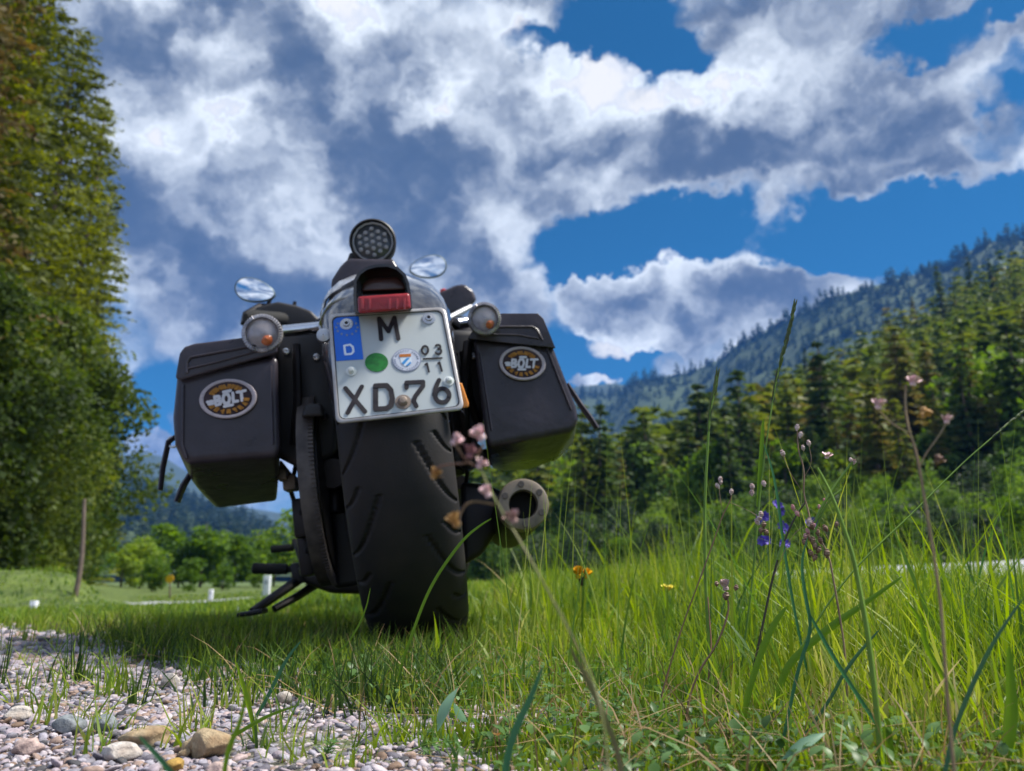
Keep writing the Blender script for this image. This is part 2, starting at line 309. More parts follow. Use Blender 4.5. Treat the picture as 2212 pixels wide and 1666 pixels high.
# ------------------------------------------------------------ hills
def hill(name, crest, base, m, back=1.4, nt_=40, ease=1.25, rough=.02, seed=1):
    """crest: (u, v, Y) points of the skyline; base: (u, v, Y) of its foot; the land between is a real slope with a far side"""
    cu = np.array(crest, float); bu = np.array(base, float); U = np.linspace(cu[0, 0], cu[-1, 0], 160); G = []
    for i, u in enumerate(U):
        vt, Yt = np.interp(u, cu[:, 0], cu[:, 1]), np.interp(u, cu[:, 0], cu[:, 2]); vb, Yb = np.interp(u, bu[:, 0], bu[:, 1]), np.interp(u, bu[:, 0], bu[:, 2])
        top = P(u, vt, Yt); bot = P(u, vb, Yb); row = []
        for k in range(nt_ + 8):
            if k < nt_:
                q = k / (nt_ - 1); p = bot.lerp(top, q); z = bot.z + (top.z - bot.z) * (q ** ease); p = Vector((p.x, p.y, z))
                p.z += (top.z - bot.z) * rough * 4 * (float(fbm(p.x / Yt * 14, p.y / Yt * 14, 4, seed)) - .47) * math.sin(math.pi * min(q, 1)) 
            else:
                q = (k - nt_ + 1) / 8; p = top.copy(); p.x += (top.x) * q * (back - 1); p.y += Yt * q * (back - 1); p.z = top.z * (1 - q) - 3 * q
            row.append(p)
        G.append(row)
    K = nt_ + 8; V = [p for r in G for p in r]; F = [(i * K + k, (i + 1) * K + k, (i + 1) * K + k + 1, i * K + k + 1) for i in range(159) for k in range(K - 1)]
    setp(link(name, npmesh(name, V, F), m, smooth=True), kind='structure')
    A = np.array([[tuple(p) for p in r[:nt_]] for r in G])
    def at(a, q):                                        # a along the skyline, q from foot to crest
        a = min(max(a, 0), .9999) * 159; q = min(max(q, 0), .9999) * (nt_ - 1); i, k = int(a), int(q); fa, fq = a - i, q - k
        i2, k2 = min(i + 1, 159), min(k + 1, nt_ - 1)
        p = (A[i, k] * (1 - fa) + A[i2, k] * fa) * (1 - fq) + (A[i, k2] * (1 - fa) + A[i2, k2] * fa) * fq
        return Vector(p)
    return at
hm = mat('forest_floor', (.035, .06, .02), .95, noise=(.03, (.055, .085, .028), .04))
at_near = hill('hillside', [(980, 1250, 120), (1060, 1210, 130), (1195, 1130, 150), (1330, 1090, 165), (1432, 1055, 180), (1478, 1035, 185), (1552, 975, 200), (1635, 935, 210), (1746, 872, 215), (1838, 840, 215), (1907, 770, 215), (2000, 745, 210), (2090, 670, 205), (2212, 630, 200), (2420, 520, 200), (2700, 440, 210)],
    [(980, 1275, 60), (1195, 1262, 42), (1600, 1256, 34), (2212, 1240, 28), (2700, 1235, 24)], hm, seed=2)
at_far = hill('ridge', [(760, 1210, 1500), (1000, 1060, 1500), (1150, 950, 1450), (1240, 855, 1400), (1326, 850, 1300), (1380, 822, 1200), (1488, 806, 1150), (1561, 775, 1100), (1584, 750, 1080), (1653, 716, 1050), (1723, 680, 1000), (1815, 640, 950), (1930, 606, 900), (1976, 594, 900), (2015, 575, 900), (2050, 578, 880), (2091, 545, 870), (2137, 522, 850), (2212, 516, 850), (2420, 455, 830), (2700, 430, 820)],
    [(760, 1238, 700), (1000, 1215, 500), (1400, 1190, 420), (2212, 1150, 330), (2700, 1130, 330)], hm, seed=3)
at_left = hill('wooded_spur', [(120, 960, 900), (230, 1010, 900), (280, 1036, 880), (325, 1054, 860), (390, 1076, 820), (472, 1100, 780), (520, 1118, 740), (569, 1148, 700), (610, 1172, 680), (680, 1210, 660), (760, 1243, 650)],
    [(120, 1243, 260), (760, 1246, 300)], hm, seed=4)
hb = mat('mountain_forest', (.03, .05, .03), .95, noise=(.004, (.05, .07, .04), .04))
at_mtn = hill('mountain', [(-500, 700, 1750), (-100, 900, 1750), (120, 1010, 1750), (230, 998, 1750), (262, 984, 1750), (300, 979, 1750), (350, 985, 1750), (420, 1030, 1750), (500, 1092, 1750), (600, 1108, 1750), (700, 1120, 1750), (850, 1060, 1750), (1000, 950, 1750), (1100, 915, 1750), (1180, 872, 1750), (1240, 836, 1750), (1330, 828, 1750), (1420, 850, 1750), (1500, 900, 1750), (1700, 1200, 1750)],
    [(-500, 1235, 1000), (600, 1240, 1100), (1700, 1230, 1200)], hb, seed=6)

# ------------------------------------------------------------ trees
CON = [(0.0, (.014, .032, .014)), (1.0, (.15, .13, .04)), (.3, (.045, .08, .022)), (.6, (.085, .13, .024)), (.8, (.14, .18, .03))]
BRO = [(0.0, (.02, .05, .015)), (1.0, (.17, .24, .05)), (.35, (.065, .13, .028)), (.65, (.12, .21, .04))]
needles = leafmat('needles', CON, .35, .05, .85, per=.3)
needles_near = leafmat('spruce_needles', [(0.0, (.012, .020, .006)), (1.0, (.28, .29, .03)), (.22, (.04, .055, .010)), (.45, (.11, .135, .015)), (.75, (.21, .24, .025))], .45, .45, .3, per=.25)
needles_brown = leafmat('brownish_needles', [(0.0, (.03, .018, .010)), (1.0, (.14, .10, .03)), (.4, (.07, .045, .020)), (.7, (.11, .09, .024))], .4, .5, .2, per=.3)
broad = leafmat('broad_leaves', BRO, .45, .15, .6, per=.3)
broad_bright = leafmat('bright_leaves', [(0.0, (.03, .07, .012)), (1.0, (.20, .27, .04)), (.4, (.08, .16, .02)), (.7, (.15, .25, .04))], .5, .25, .5, per=.3)
oliveb = leafmat('olive_leaves', [(0.0, (.015, .028, .008)), (1.0, (.17, .19, .03)), (.35, (.04, .07, .012)), (.65, (.09, .13, .02))], .45, .5, .3, per=.3)
needles_far = leafmat('far_needles', [(0, (.012, .028, .018)), (1, (.06, .085, .03)), (.5, (.03, .055, .024))], .3, .01, .2, per=.25)
bluebush = leafmat('dull_leaves', [(0.0, (.015, .03, .015)), (1.0, (.09, .13, .06)), (.5, (.04, .07, .03))], .35, .3, .4)
bark = mat('bark', (.09, .06, .045), .9, noise=(9, (.16, .12, .09), .05), bump=(30, .6, .02))
def leaves(C, D, size, r, asp=.45, droop=0.):
    """one pointed quad per centre C, lying roughly along D"""
    n = len(C); D = D + r.normal(0, .35, (n, 3)); D[:, 2] -= droop; D /= np.linalg.norm(D, axis=1)[:, None] + 1e-9
    W = np.cross(D, r.normal(0, 1, (n, 3)) + np.array([0, 0, .5])); W /= np.linalg.norm(W, axis=1)[:, None] + 1e-9
    s = (np.asarray(size) * r.uniform(.6, 1.4, n))[:, None]; T = np.cross(W, D) * s * .15
    V = np.stack([C - D * s * .5, C + W * s * asp * .5 + T, C + D * s * .5, C - W * s * asp * .5 + T], 1).reshape(-1, 3)
    return V, np.arange(4 * n).reshape(n, 4)
def conifer(name, H=1., R=.2, levels=18, per=8, seed=0, leaf=.055, start=.06, m=None, density=5, droop=.25, shape=.85, ragged=.25, asp=.5):
    r = np.random.default_rng(seed); C = []; D = []; S = []
    for i in range(levels):
        h = start + (1 - start) * ((i + r.uniform(-.2, .2)) / levels); h = min(max(h, start), .995); rad = R * (1 - h) ** shape + .012
        for k in range(max(3, int(per * (1 - .4 * h)))):
            a = r.uniform(0, 2 * math.pi); rr = rad * r.uniform(1 - ragged, 1 + ragged * .6) * (1.3 if r.uniform() < .06 else 1); nseg = max(2, int(density * rr / R * 1.3) + 1)
            for s in range(nseg):
                f = (s + r.uniform(.2, 1)) / nseg; rr2 = rr * f; zz = h - droop * rr * f * (1.2 - .9 * f * .4) + .03 * R
                w = .28 * rr * (1 - f) + .01; off = r.uniform(-w, w)
                C.append((math.cos(a) * rr2 - math.sin(a) * off, math.sin(a) * rr2 + math.cos(a) * off, zz)); sg = .9 * np.sign(off)
                D.append((math.cos(a) - math.sin(a) * sg * .6, math.sin(a) + math.cos(a) * sg * .6, -droop * .7)); S.append(leaf * (1.25 - .6 * f) * (.6 + .4 * (1 - h)))
    if ragged > .5:                                      # long boughs that stand out of the crown
        for i in range(95):
            h = r.uniform(.05, .97); rad = (R * (1 - h) ** shape) * r.uniform(1.15, 1.5) + .01; a = r.uniform(0, 6.283)
            for s in range(30):
                f = r.uniform(.45, 1.0); w = .09 * rad * (1.25 - f); off = r.uniform(-w, w); C.append((math.cos(a) * rad * f - math.sin(a) * off, math.sin(a) * rad * f + math.cos(a) * off, h - .10 * rad * f + .12 * rad * (f - .5) ** 2 + r.uniform(-.0025, .0025)))
                D.append((math.cos(a) - math.sin(a) * off * 20, math.sin(a) + math.cos(a) * off * 20, -.15)); S.append(leaf * .62)
    C = np.array(C) * [1, 1, 1]; V, F = leaves(C, np.array(D), np.array(S), r, asp)
    V[:, :] *= H; return npmesh(name, V, F)
def trunkmesh(H, r0, top=.95, lean=0., n=8, seed=0, limbs=0):
    mb = MB(); rr = random.Random(seed); pts = [Vector((lean * H * q * q + .01 * H * math.sin(q * 5 + seed), .008 * H * math.sin(q * 7), H * top * q)) for q in np.linspace(0, 1, 8)]
    mb.tube(pts, [r0 * (1 - .9 * q) for q in np.linspace(0, 1, 8)], n)
    for i in range(limbs):
        q = rr.uniform(.3, .8); p = pts[int(q * 7)]; a = rr.uniform(0, 6.28); L = H * rr.uniform(.15, .3)
        mb.tube([p, p + Vector((math.cos(a) * L * .5, math.sin(a) * L * .5, L * .35)), p + Vector((math.cos(a) * L * .9, math.sin(a) * L * .9, L * .9))], [r0 * .4, r0 * .25, r0 * .08], 5)
    bm = bmesh.new(); vs = [bm.verts.new(v) for v in mb.V]
    for f in mb.F: bm.faces.new([vs[i] for i in f])
    me = bpy.data.meshes.new('trunk'); bm.to_mesh(me); bm.free(); me.shade_smooth(); return me
def broadleaf(name, H=1., R=.32, nblob=16, per=120, seed=0, leaf=.045, bottom=.12, tall=1.0):
    r = np.random.default_rng(seed); C = []; 
    for i in range(nblob):
        z = r.uniform(bottom + .05, .9); w = R * math.sin(min(1, (z - bottom) / (1 - bottom) * 1.05 + .12) * math.pi) ** .6
        a = r.uniform(0, 6.28); q = w * r.uniform(.25, .85); c = np.array([math.cos(a) * q, math.sin(a) * q, z]); br = R * r.uniform(.22, .5)
        d = r.normal(0, 1, (per, 3)); d /= np.linalg.norm(d, axis=1)[:, None]; d[:, 2] *= .8
        C.append(c + d * br * r.uniform(.55, 1.05, per)[:, None])
    C = np.concatenate(C); C[:, 2] = np.clip(C[:, 2], bottom * .3, 1.0); D = r.normal(0, 1, C.shape)
    V, F = leaves(C, D, np.full(len(C), leaf), r, .7); V *= H; return npmesh(name, V, F)
CONM = [conifer('crown', 1, .15 + .03 * (i % 3), 20, 13, 50 + i, .080, .03, density=4, asp=.55, shape=.8) for i in range(5)]
for q in CONM: q.materials.append(needles)
BROM = [broadleaf('crown', 1, .30 + .05 * (i % 3), 20, 90, 70 + i, .05) for i in range(4)]
for q in BROM: q.materials.append(broad)
SHRM = [broadleaf('crown', 1, .52, 22, 80, 90 + i, .055, bottom=.02) for i in range(4)]
for q in SHRM: q.materials.append(broad_bright)
FINEB = [broadleaf('crown', 1, .42, 30, 500, 190 + i, .022, bottom=.02) for i in range(2)]
for q in FINEB: q.materials.append(broad)
TRK = trunkmesh(1, .018); TRK.materials.append(bark)
def tree(name, crown, loc, H, label, cat, group=None, trunk=True, wid=1.0, crownmat=None, trunkm=None, rz=None):
    o = empty(name, loc); o.rotation_euler = (0, 0, random.uniform(0, 6.28) if rz is None else rz); o.scale = (H * wid, H * wid, H); setp(o, label, cat, group)
    c = bpy.data.objects.new('crown', crown); COL.objects.link(c); c.parent = o
    if crownmat: c.material_slots[0].link = 'OBJECT'; c.material_slots[0].material = crownmat
    if trunk: k = bpy.data.objects.new('trunk', trunkm or TRK); COL.objects.link(k); k.parent = o
    return o

# left wall of tall trees along the road edge
NEARC = [conifer('crown', 1, .145, 46, 26, 200 + i, .022, .01, density=16, droop=.10, shape=.5, ragged=.6, asp=.36) for i in range(3)]
for q in NEARC: q.materials.append(needles_near)
LEFT = [  # u of the trunk, v of the tip, depth, half width in view units, material, label
 (-190, -700, 11.0, 230, needles_brown, 'tall brownish conifer at the left edge reaching past the top of the photo'),
 (-70, -420, 14.0, 220, needles_near, 'tall green conifer second from the left edge with ragged branch tips against the sky'),
 (10, -110, 18.0, 180, needles_near, 'conifer third from the left whose top leaves the photo at its upper left'),
 (108, 60, 23.0, 165, needles_near, 'conifer fourth from the left whose pointed top stands out against the clouds'),
 (170, 200, 30.0, 122, needles_near, 'conifer fifth from the left in the tree wall, lower than the one before it'),
 (200, 400, 40.0, 90, needles_near, 'last and lowest conifer of the left tree wall with level twigs beside the saddlebag')]
for i, (u, va, Yd, Rp, mm, lab) in enumerate(LEFT):
    p = P(u, 1236, Yd); p.x = P(u, max(va, 0) * .5 + 500, Yd).x; p.z = float(zg(p.x, p.y)) - .1; H = P(u, va, Yd).z - p.z
    tree('conifer', NEARC[i % 3], p, H, lab, 'tree', 'tall trees on the left verge', wid=Rp / FPX * Yd / (.16 * H), crownmat=mm)
LOWL = [(-40, 11.5, 3.6, oliveb, 'dark leafy bush at the foot of the left trees, nearest the edge'), (20, 13.5, 4.2, oliveb, 'leafy bush under the left trees behind the leaning pole'),
 (60, 17, 4.6, oliveb, 'olive green bush at the right end of the left tree wall'), (150, 22, 4.4, broad, 'young tree between the tree wall and the blue mountain'), (-150, 10.5, 4.5, oliveb, 'bush at the left edge under the brownish conifer'), (30, 17, 6.5, oliveb, 'tall olive bush deep between the trunks of the left trees')]
for i, (u, Yd, H, mm, lab) in enumerate(LOWL):
    p = P(u, 1236, Yd); p.z = float(zg(p.x, p.y)) - .05
    tree('bush', FINEB[i % 2], p, H, lab, 'bush', None, wid=1.0, crownmat=mm)
# bright trees below the left mountain, seen under the left saddlebag
MID = [(262, 1160, 34), (300, 1150, 36), (345, 1125, 38), (385, 1150, 40), (432, 1118, 40), (468, 1140, 42), (505, 1150, 42), (548, 1135, 44), (590, 1150, 46), (630, 1090, 40), (662, 1120, 44), (330, 1190, 30), (410, 1195, 30), (480, 1212, 31), (560, 1215, 32)]
ORD = ['first', 'second', 'third', 'fourth', 'fifth', 'sixth', 'seventh', 'eighth', 'ninth', 'tenth', 'eleventh', 'first', 'second', 'third', 'fourth']
for i, (u, vt, Yd) in enumerate(MID):
    p = P(u, 1268, Yd); z0 = float(zg(p.x, p.y)); top = P(u, vt, Yd).z; p.z = z0 - .1
    tree('broadleaf_tree', BROM[i % 4], p, max(top - z0, 1.), ORD[i] + ' light green tree from the left ' + ('in the row below the left mountain' if i < 11 else 'among the low ones by the left road'), 'tree', 'light green trees below the left mountain', wid=1.35, crownmat=broad_bright)

# trees on the right hillside: the nearest 240 are things, the rest one wood
spots = []
for k in range(12000):
    if len(spots) >= 1900: break
    a, q = rng.uniform(0, .86), rng.uniform(.0, 1.0) ** .8; p = at_near(a, q)
    if all((p.x - s[0].x) ** 2 + (p.y - s[0].y) ** 2 > (1.4 + p.y * .0175) ** 2 for s in spots[-400:]): spots.append((p, a, q))
spots.sort(key=lambda s: s[0].y)
far_V, far_F, nv = [], [], 0
SMALLC = [conifer('c', 1, .18, 9, 6, 500 + i, .16, .03, density=1) for i in range(4)]
SMALLA = []
for me_ in SMALLC:
    a_ = np.zeros(len(me_.vertices) * 3, np.float32); me_.vertices.foreach_get('co', a_); SMALLA.append(a_.reshape(-1, 3)); bpy.data.meshes.remove(me_)
def joined(name, plist, m, label):
    Vs = []
    for (p, H, w) in plist:
        A = SMALLA[random.randrange(4)]; an = random.uniform(0, 6.28); c, s = math.cos(an), math.sin(an)
        Vs.append(np.stack([(A[:, 0] * c - A[:, 1] * s) * H * w + p.x, (A[:, 0] * s + A[:, 1] * c) * H * w + p.y, A[:, 2] * H + p.z - .3], 1))
    V = np.concatenate(Vs); return setp(link(name, npmesh(name, V, np.arange(len(V)).reshape(-1, 4)), m), label, 'forest', kind='stuff')
rest = []; nthing = 0
for i, (p, a, q) in enumerate(spots):
    sh = q < .10
    if sh:
        if nthing < 270 and p.y < 90:
            H = random.uniform(1.7, 3.6) * (p.y / 38) ** .8; mm = random.choice([broad_bright, broad, broad, bluebush]); nthing += 1
            tree('bush', SHRM[i % 4], p - Vector((0, 0, .2)), H, 'rounded green bush at the foot of the right hillside', 'bush', 'bushes at the foot of the right hillside', trunk=False, wid=random.uniform(.7, 1.1), crownmat=mm)
        continue
    H = random.choice((random.uniform(6, 9), random.uniform(9, 14))) * (1.15 if q > .8 else 1)
    if nthing < 270:
        nthing += 1
        if random.random() < .25: tree('broadleaf_tree', BROM[i % 4], p - Vector((0, 0, .3)), H * .75, 'pale leafy tree among the dark conifers of the right hillside', 'tree', 'leafy trees on the right hillside', wid=1.1, crownmat=random.choice([broad, broad_bright]))
        else: tree('conifer', CONM[i % 5], p - Vector((0, 0, .3)), H, 'dark green conifer in the wood on the right hillside', 'tree', 'conifers on the right hillside', wid=random.uniform(.95, 1.35))
    else: rest.append((p, H, random.uniform(1.1, 1.5)))
for (u, vt, vb, Yd, lab) in [(2045, 572, 735, 190, 'tallest pointed spruce above the hillside skyline, left of the pair at the right edge'), (2110, 553, 700, 185, 'pointed spruce above the skyline, left one of the pair near the right edge'), (2156, 556, 690, 180, 'pointed spruce above the skyline nearest the right edge of the photo'), (1985, 640, 760, 195, 'lower pointed spruce left of the tallest one on the hillside skyline'), (1746, 748, 850, 205, 'lone pointed spruce on the hillside skyline behind the tall seeding grass')]:
    p = P(u, vb, Yd); tree('spruce', CONM[Yd % 5], p, P(u, vt, Yd).z - p.z, lab, 'tree', 'spruces above the hillside skyline', wid=.9)
joined('hillside_wood', rest, needles, 'dense dark green conifer wood covering the upper right hillside')
fl = []
for k in range(2300):
    a = rng.uniform(.08, .86); q = rng.uniform(0.0, 1.0) ** .6; fl.append((at_far(a, q), rng.uniform(8, 15), rng.uniform(1.6, 2.6)))
for k in range(300): fl.append((at_far(rng.uniform(.08, .86), rng.uniform(.97, 1)), rng.choice([7, 8, 10, 13, 22]) * rng.uniform(.8, 1.2), rng.uniform(1.4, 2.4)))
joined('ridge_wood', fl, needles_far, 'dark blue green forest covering the far ridge on the right')
fl = [(at_left(rng.uniform(.1, 1), rng.uniform(0, 1) ** .7), rng.uniform(10, 18), rng.uniform(1.4, 2)) for k in range(900)]
joined('spur_wood', fl, needles_far, 'blue green forest on the low spur behind the left saddlebag')

# haze
mb = MB(); mb.box((0, 1300, 258), (4400, 4400, 526)); hz = mb.build('haze', None, smooth=None); setp(hz, kind='stuff')
m = bpy.data.materials.new('haze_air'); m.use_nodes = True; t = m.node_tree; t.nodes.clear(); pv = t.nodes.new('ShaderNodeVolumePrincipled')
pv.inputs['Color'].default_value = (.10, .34, 1.0, 1); pv.inputs['Density'].default_value = HAZE = 0.00021; pv.inputs['Anisotropy'].default_value = 0
o = t.nodes.new('ShaderNodeOutputMaterial'); t.links.new(pv.outputs[0], o.inputs['Volume']); hz.data.materials.append(m)
# ------------------------------------------------------------ the motorcycle (leaning on its side stand, bars turned to the left)
BX, BY, YAW, LEAN = -0.150, 1.38, math.radians(5.7), math.radians(-8.6)
bike = empty('motorcycle', (BX, BY, 0.0)); bike.rotation_mode = 'XYZ'
MBK = Matrix.Translation((BX, BY, 0)) @ Matrix.Rotation(YAW, 4, 'Z') @ Matrix.Rotation(LEAN, 4, 'Y')
bike.matrix_world = MBK; bike.rotation_euler = MBK.to_euler(); bike.location = MBK.translation
setp(bike, 'black cruiser motorcycle with two leather saddlebags seen from behind, parked on the grass', 'motorcycle')
MI = MBK.inverted(); CL = MI @ Vector((0, 0, HC))
def L(u, v, yl):                                         # bike coordinates of direction (u, v) at distance yl ahead of the rear axle
    d = MI.to_3x3() @ ray(u, v); return CL + d * ((yl - CL.y) / d.y)
def LW(px, yl): return px / FPX * (1.38 + yl)            # a width in view units at that distance
black = mat('black_paint', (.012, .011, .013), .22, coat=.6, noise=(14, (.02, .018, .02), .08))
bplast = mat('black_plastic', (.014, .013, .015), .5, noise=(25, (.022, .02, .022), .12))
bmet = mat('black_metal', (.02, .019, .022), .38, metal=.6, noise=(18, (.035, .03, .032), .12))
leather = mat('saddlebag_leather', (.030, .025, .034), .30, noise=(16, (.052, .044, .058), .10), bump=(34, .35, .006))
rubber = mat('tyre_rubber', (.011, .012, .015), .62, noise=(12, (.028, .024, .024), .12), bump=(300, .3, .0008), spec=.3)
grip = mat('grip_rubber', (.015, .015, .016), .8, bump=(200, .4, .001))
chrome = mat('chrome', (.75, .76, .80), .12, metal=1., noise=(20, (.55, .56, .6), .08))
silver = mat('silver_paint', (.70, .71, .74), .25, metal=.35, coat=.5, noise=(9, (.36, .37, .41), .08))
mirror = mat('mirror_glass', (.88, .90, .93), .03, metal=1.)
red = mat('red_lens', (.26, .012, .02), .35, coat=.25, noise=(60, (.28, .01, .015), .1), bump=(120, .5, .002))
amber = mat('amber_glass', (.50, .13, .04), .3, coat=.5)
orange = mat('orange_reflector', (.75, .25, .02), .35, coat=.5)
clear = mat('clear_lens', (.62, .60, .62), .12, trans=.55, coat=.5, noise=(60, (.5, .5, .52), .08), bump=(150, .5, .002))
tan = mat('worn_alloy', (.27, .22, .17), .5, metal=.3, noise=(25, (.13, .11, .09), .15), bump=(80, .3, .001))
white = mat('plate_white', (.50, .545, .56), .45, noise=(8, (.43, .475, .495), .08))
pblack = mat('plate_black', (.026, .024, .031), .8, noise=(60, (.05, .045, .05), .1), spec=.2)
blue = mat('plate_blue', (.008, .12, .62), .4, noise=(10, (.01, .16, .72), .05))
green = mat('seal_green', (.015, .20, .03), .45, noise=(150, (.008, .12, .02), .1))
steel = mat('steel', (.55, .56, .58), .3, metal=.9, noise=(30, (.38, .38, .4), .15))
hole = mat('soot', (.006, .005, .005), .9)
patchgrey = mat('patch_thread', (.48, .43, .47), .75, noise=(300, (.38, .34, .38), .1), bump=(500, .5, .0008))
patchdark = mat('patch_ground', (.035, .022, .028), .8, noise=(200, (.06, .04, .05), .1))
gold = mat('patch_gold', (.42, .20, .03), .7, noise=(260, (.28, .12, .02), .1), bump=(500, .5, .0008))
belt_m = mat('belt', (.11, .095, .09), .6, noise=(40, (.045, .038, .04), .1))

# tyres
def tyre(name, R, w, parent, cx=0., cy=0., nA=1500, nP=88, grooves=True):
    A = np.linspace(0, 2 * math.pi, nA, endpoint=False); ph = np.linspace(-1, 1, nP); t = w / 2
    ang = ph * math.radians(118); lat = t * np.sin(np.clip(ang, -math.pi / 2, math.pi / 2)) ; depth = np.where(np.abs(ang) < math.pi / 2, .62 * t * (1 - np.cos(ang)), .62 * t)
    over = np.clip(np.abs(ang) - math.pi / 2, 0, 1) / math.radians(28); lat = lat * (1 - .28 * over); depth = depth + over * .048
    AA, LL = np.meshgrid(A, lat, indexing='ij'); DD = np.broadcast_to(depth, AA.shape).copy(); s = AA * R
    if grooves:
        per = 2 * math.pi * R / 15; arc = np.broadcast_to(ang * t * .8, AA.shape); dmin = np.full(AA.shape, 9.)
        def curve(p0, p1, bend, off):
            nonlocal dmin
            for q in np.linspace(0, 1, 44):
                x = p0[0] + (p1[0] - p0[0]) * q; y = p0[1] + (p1[1] - p0[1]) * q + bend * math.sin(math.pi * q)
                ds = (s + y * per + off) % per; ds = np.minimum(ds, per - ds); dmin = np.minimum(dmin, np.hypot(arc - x * t, ds * (1 + .0)))
        for sg, off in ((1, 0), (-1, per * .5)):
            curve((sg * .30, -.1), (sg * .98, .62), .14, off); curve((sg * .62, .30), (sg * .99, .52), .05, off + per * .5)
        w_ = .0022; DD = DD + .0055 * (1 - sstep(w_ * .6, w_ * 1.7, dmin)) * (np.abs(LL) < t * .985)
    rr = R - DD; Vv = np.stack([cx + LL, cy + np.sin(AA) * rr, R + np.cos(AA) * rr], -1).reshape(-1, 3)
    i, j = np.meshgrid(np.arange(nA), np.arange(nP - 1), indexing='ij'); i2 = (i + 1) % nA
    F = np.stack([i * nP + j, i * nP + j + 1, i2 * nP + j + 1, i2 * nP + j], -1).reshape(-1, 4)
    return link(name, npmesh(name, Vv, F), rubber, parent, True)
def wheel(name, R, w, loc, rotz=0):
    wh = link(name, rimmesh(R, w), bmet, bike, 40); wh.location = loc; wh.rotation_euler = (0, 0, rotz); return wh
def rimmesh(R, w):
    mb = MB(); r = R - .10
    mb.lathe((-w * .36, 0, R), (1, 0, 0), [(0, r), (.01, r + .018), (.02, r - .004), (w * .72 - .02, r - .004), (w * .72 - .01, r + .018), (w * .72, r), (w * .72, r - .02), (0, r - .02)], 48, False)
    mb.lathe((-.05, 0, R), (1, 0, 0), [(0, .02), (0, .045), (.1, .045), (.1, .02)], 24)
    for k in range(7):
        a = k / 7 * 2 * math.pi; c, s = math.cos(a), math.sin(a); mb.tube([(0, s * .03, R + c * .03), (0, s * r * .97, R + c * r * .97)], [.016, .012], 8)
    bm = bmesh.new(); vs = [bm.verts.new(v) for v in mb.V]
    for f in mb.F: bm.faces.new([vs[i] for i in f])
    me = bpy.data.meshes.new('rim'); bm.to_mesh(me); bm.free(); return me
wr = wheel('wheel', .323, .15, (0, 0, 0)); setp(wr, 'rear wheel'); tyre('tyre', .323, .163, wr)
STEER = math.radians(30)
wf = wheel('wheel', .315, .10, (0, 1.57, 0), STEER); setp(wf, 'front wheel turned to the left'); tyre('tyre', .315, .10, wf, nA=240, nP=24, grooves=False)

# drive belt, its pulley and guard on the left
xb = L(672, 1080, -.14).x
mb = MB(); mb.lathe((xb - .013, 0, .300), (1, 0, 0), [(0, .152), (0, .168), (.026, .168), (.026, .152)], 90, False)
for k in range(150):
    a = k / 150 * 2 * math.pi; mb.box((xb + .010, math.sin(a) * .1690, .300 + math.cos(a) * .1690), (.008, .003, .003), Matrix.Rotation(-a, 3, 'X'))
mb.build('drive_belt', belt_m, bike)
mb = MB(); mb.lathe((xb - .016, 0, .300), (1, 0, 0), [(0, .02), (0, .150), (.032, .150), (.032, .02)], 48); mb.build('belt_pulley', bmet, bike)
hull('belt_guard', [L(a, b, y) for y in (-.165, .1) for a, b in ((650, 902), (700, 900), (696, 872), (660, 872))], bplast, bike, .006)
hull('gap_filler', [L(a, b, y) for y, dd in ((-.02, 0), (.2, 0)) for a, b in ((706, 880), (762, 880), (775, 1000), (790, 1262), (722, 1272), (712, 1100))], bplast, bike, .01)  # dark filler added to shut out bright sky between belt and tyre
hull('belt_cover', [L(a, b, y) for y in (-.05, -.02) for a, b in ((735, 990), (750, 978), (758, 1000), (770, 1150), (760, 1180), (748, 1150))], mat('scuffed_plastic', (.05, .045, .055), .5), bike, .003)
# swingarm, shocks, axle
mb = MB()
for sx in (-.118, .118): mb.tube([(sx, -.06, .315), (sx, .25, .35), (sx * .8, .52, .38)], [.026, .03, .035], 12)
mb.tube([(-.16, 0, .315), (.16, 0, .315)], .016, 12); mb.build('swingarm', bmet, bike)
for u0, v0, u1, v1 in ((725, 1110, 712, 700), (985, 1020, 1000, 700)):
    mb = MB(); a, b = L(u0, v0, -.02), L(u1, v1, .05); mb.tube([a, b], .016, 12)
    for k in range(46):
        q = .18 + .6 * k / 46; an = k * 1.1; c = a.lerp(b, q); mb.tube([c + Vector((math.cos(an) * .026, math.sin(an) * .026, 0)), a.lerp(b, q + .013) + Vector((math.cos(an + 1.1) * .026, math.sin(an + 1.1) * .026, 0))], .0045, 5)
    mb.tube([a.lerp(b, .78), b], .03, 12); mb.build('shock_absorber', bmet, bike)
# inner side plates: frame struts and side cover between bag and wheel
hull('side_cover', [L(a, b, -.08) for a, b in ((590, 712), (690, 700), (722, 760), (735, 900), (730, 985), (650, 1015), (592, 985))] + [L(a, b, .10) for a, b in ((620, 740), (700, 730), (735, 900), (640, 1000))], bplast, bike, .012)
hull('side_cover', [L(a, b, -.05) for a, b in ((965, 712), (1035, 712), (1052, 800), (1066, 905), (1030, 945), (1000, 1010), (985, 1040), (970, 900))] + [L(a, b, .12) for a, b in ((960, 740), (1010, 760), (1030, 880), (980, 900))], bplast, bike, .012)
mb = MB(); mb.tube([L(640, 745, -.10), L(644, 860, -.11), L(634, 960, -.09)], .007, 8); mb.build('bag_bracket', bmet, bike); mb = MB(); mb.tube([L(1000, 760, -.08), L(1015, 860, -.08), L(1040, 930, -.05)], .007, 8); mb.build('bag_bracket', bmet, bike); mb = MB()
mb.tube([L(1012, 740, -.10), L(1000, 850, -.12), L(1010, 1010, -.06)], .009, 8); mb.build('bag_bracket', bmet, bike)
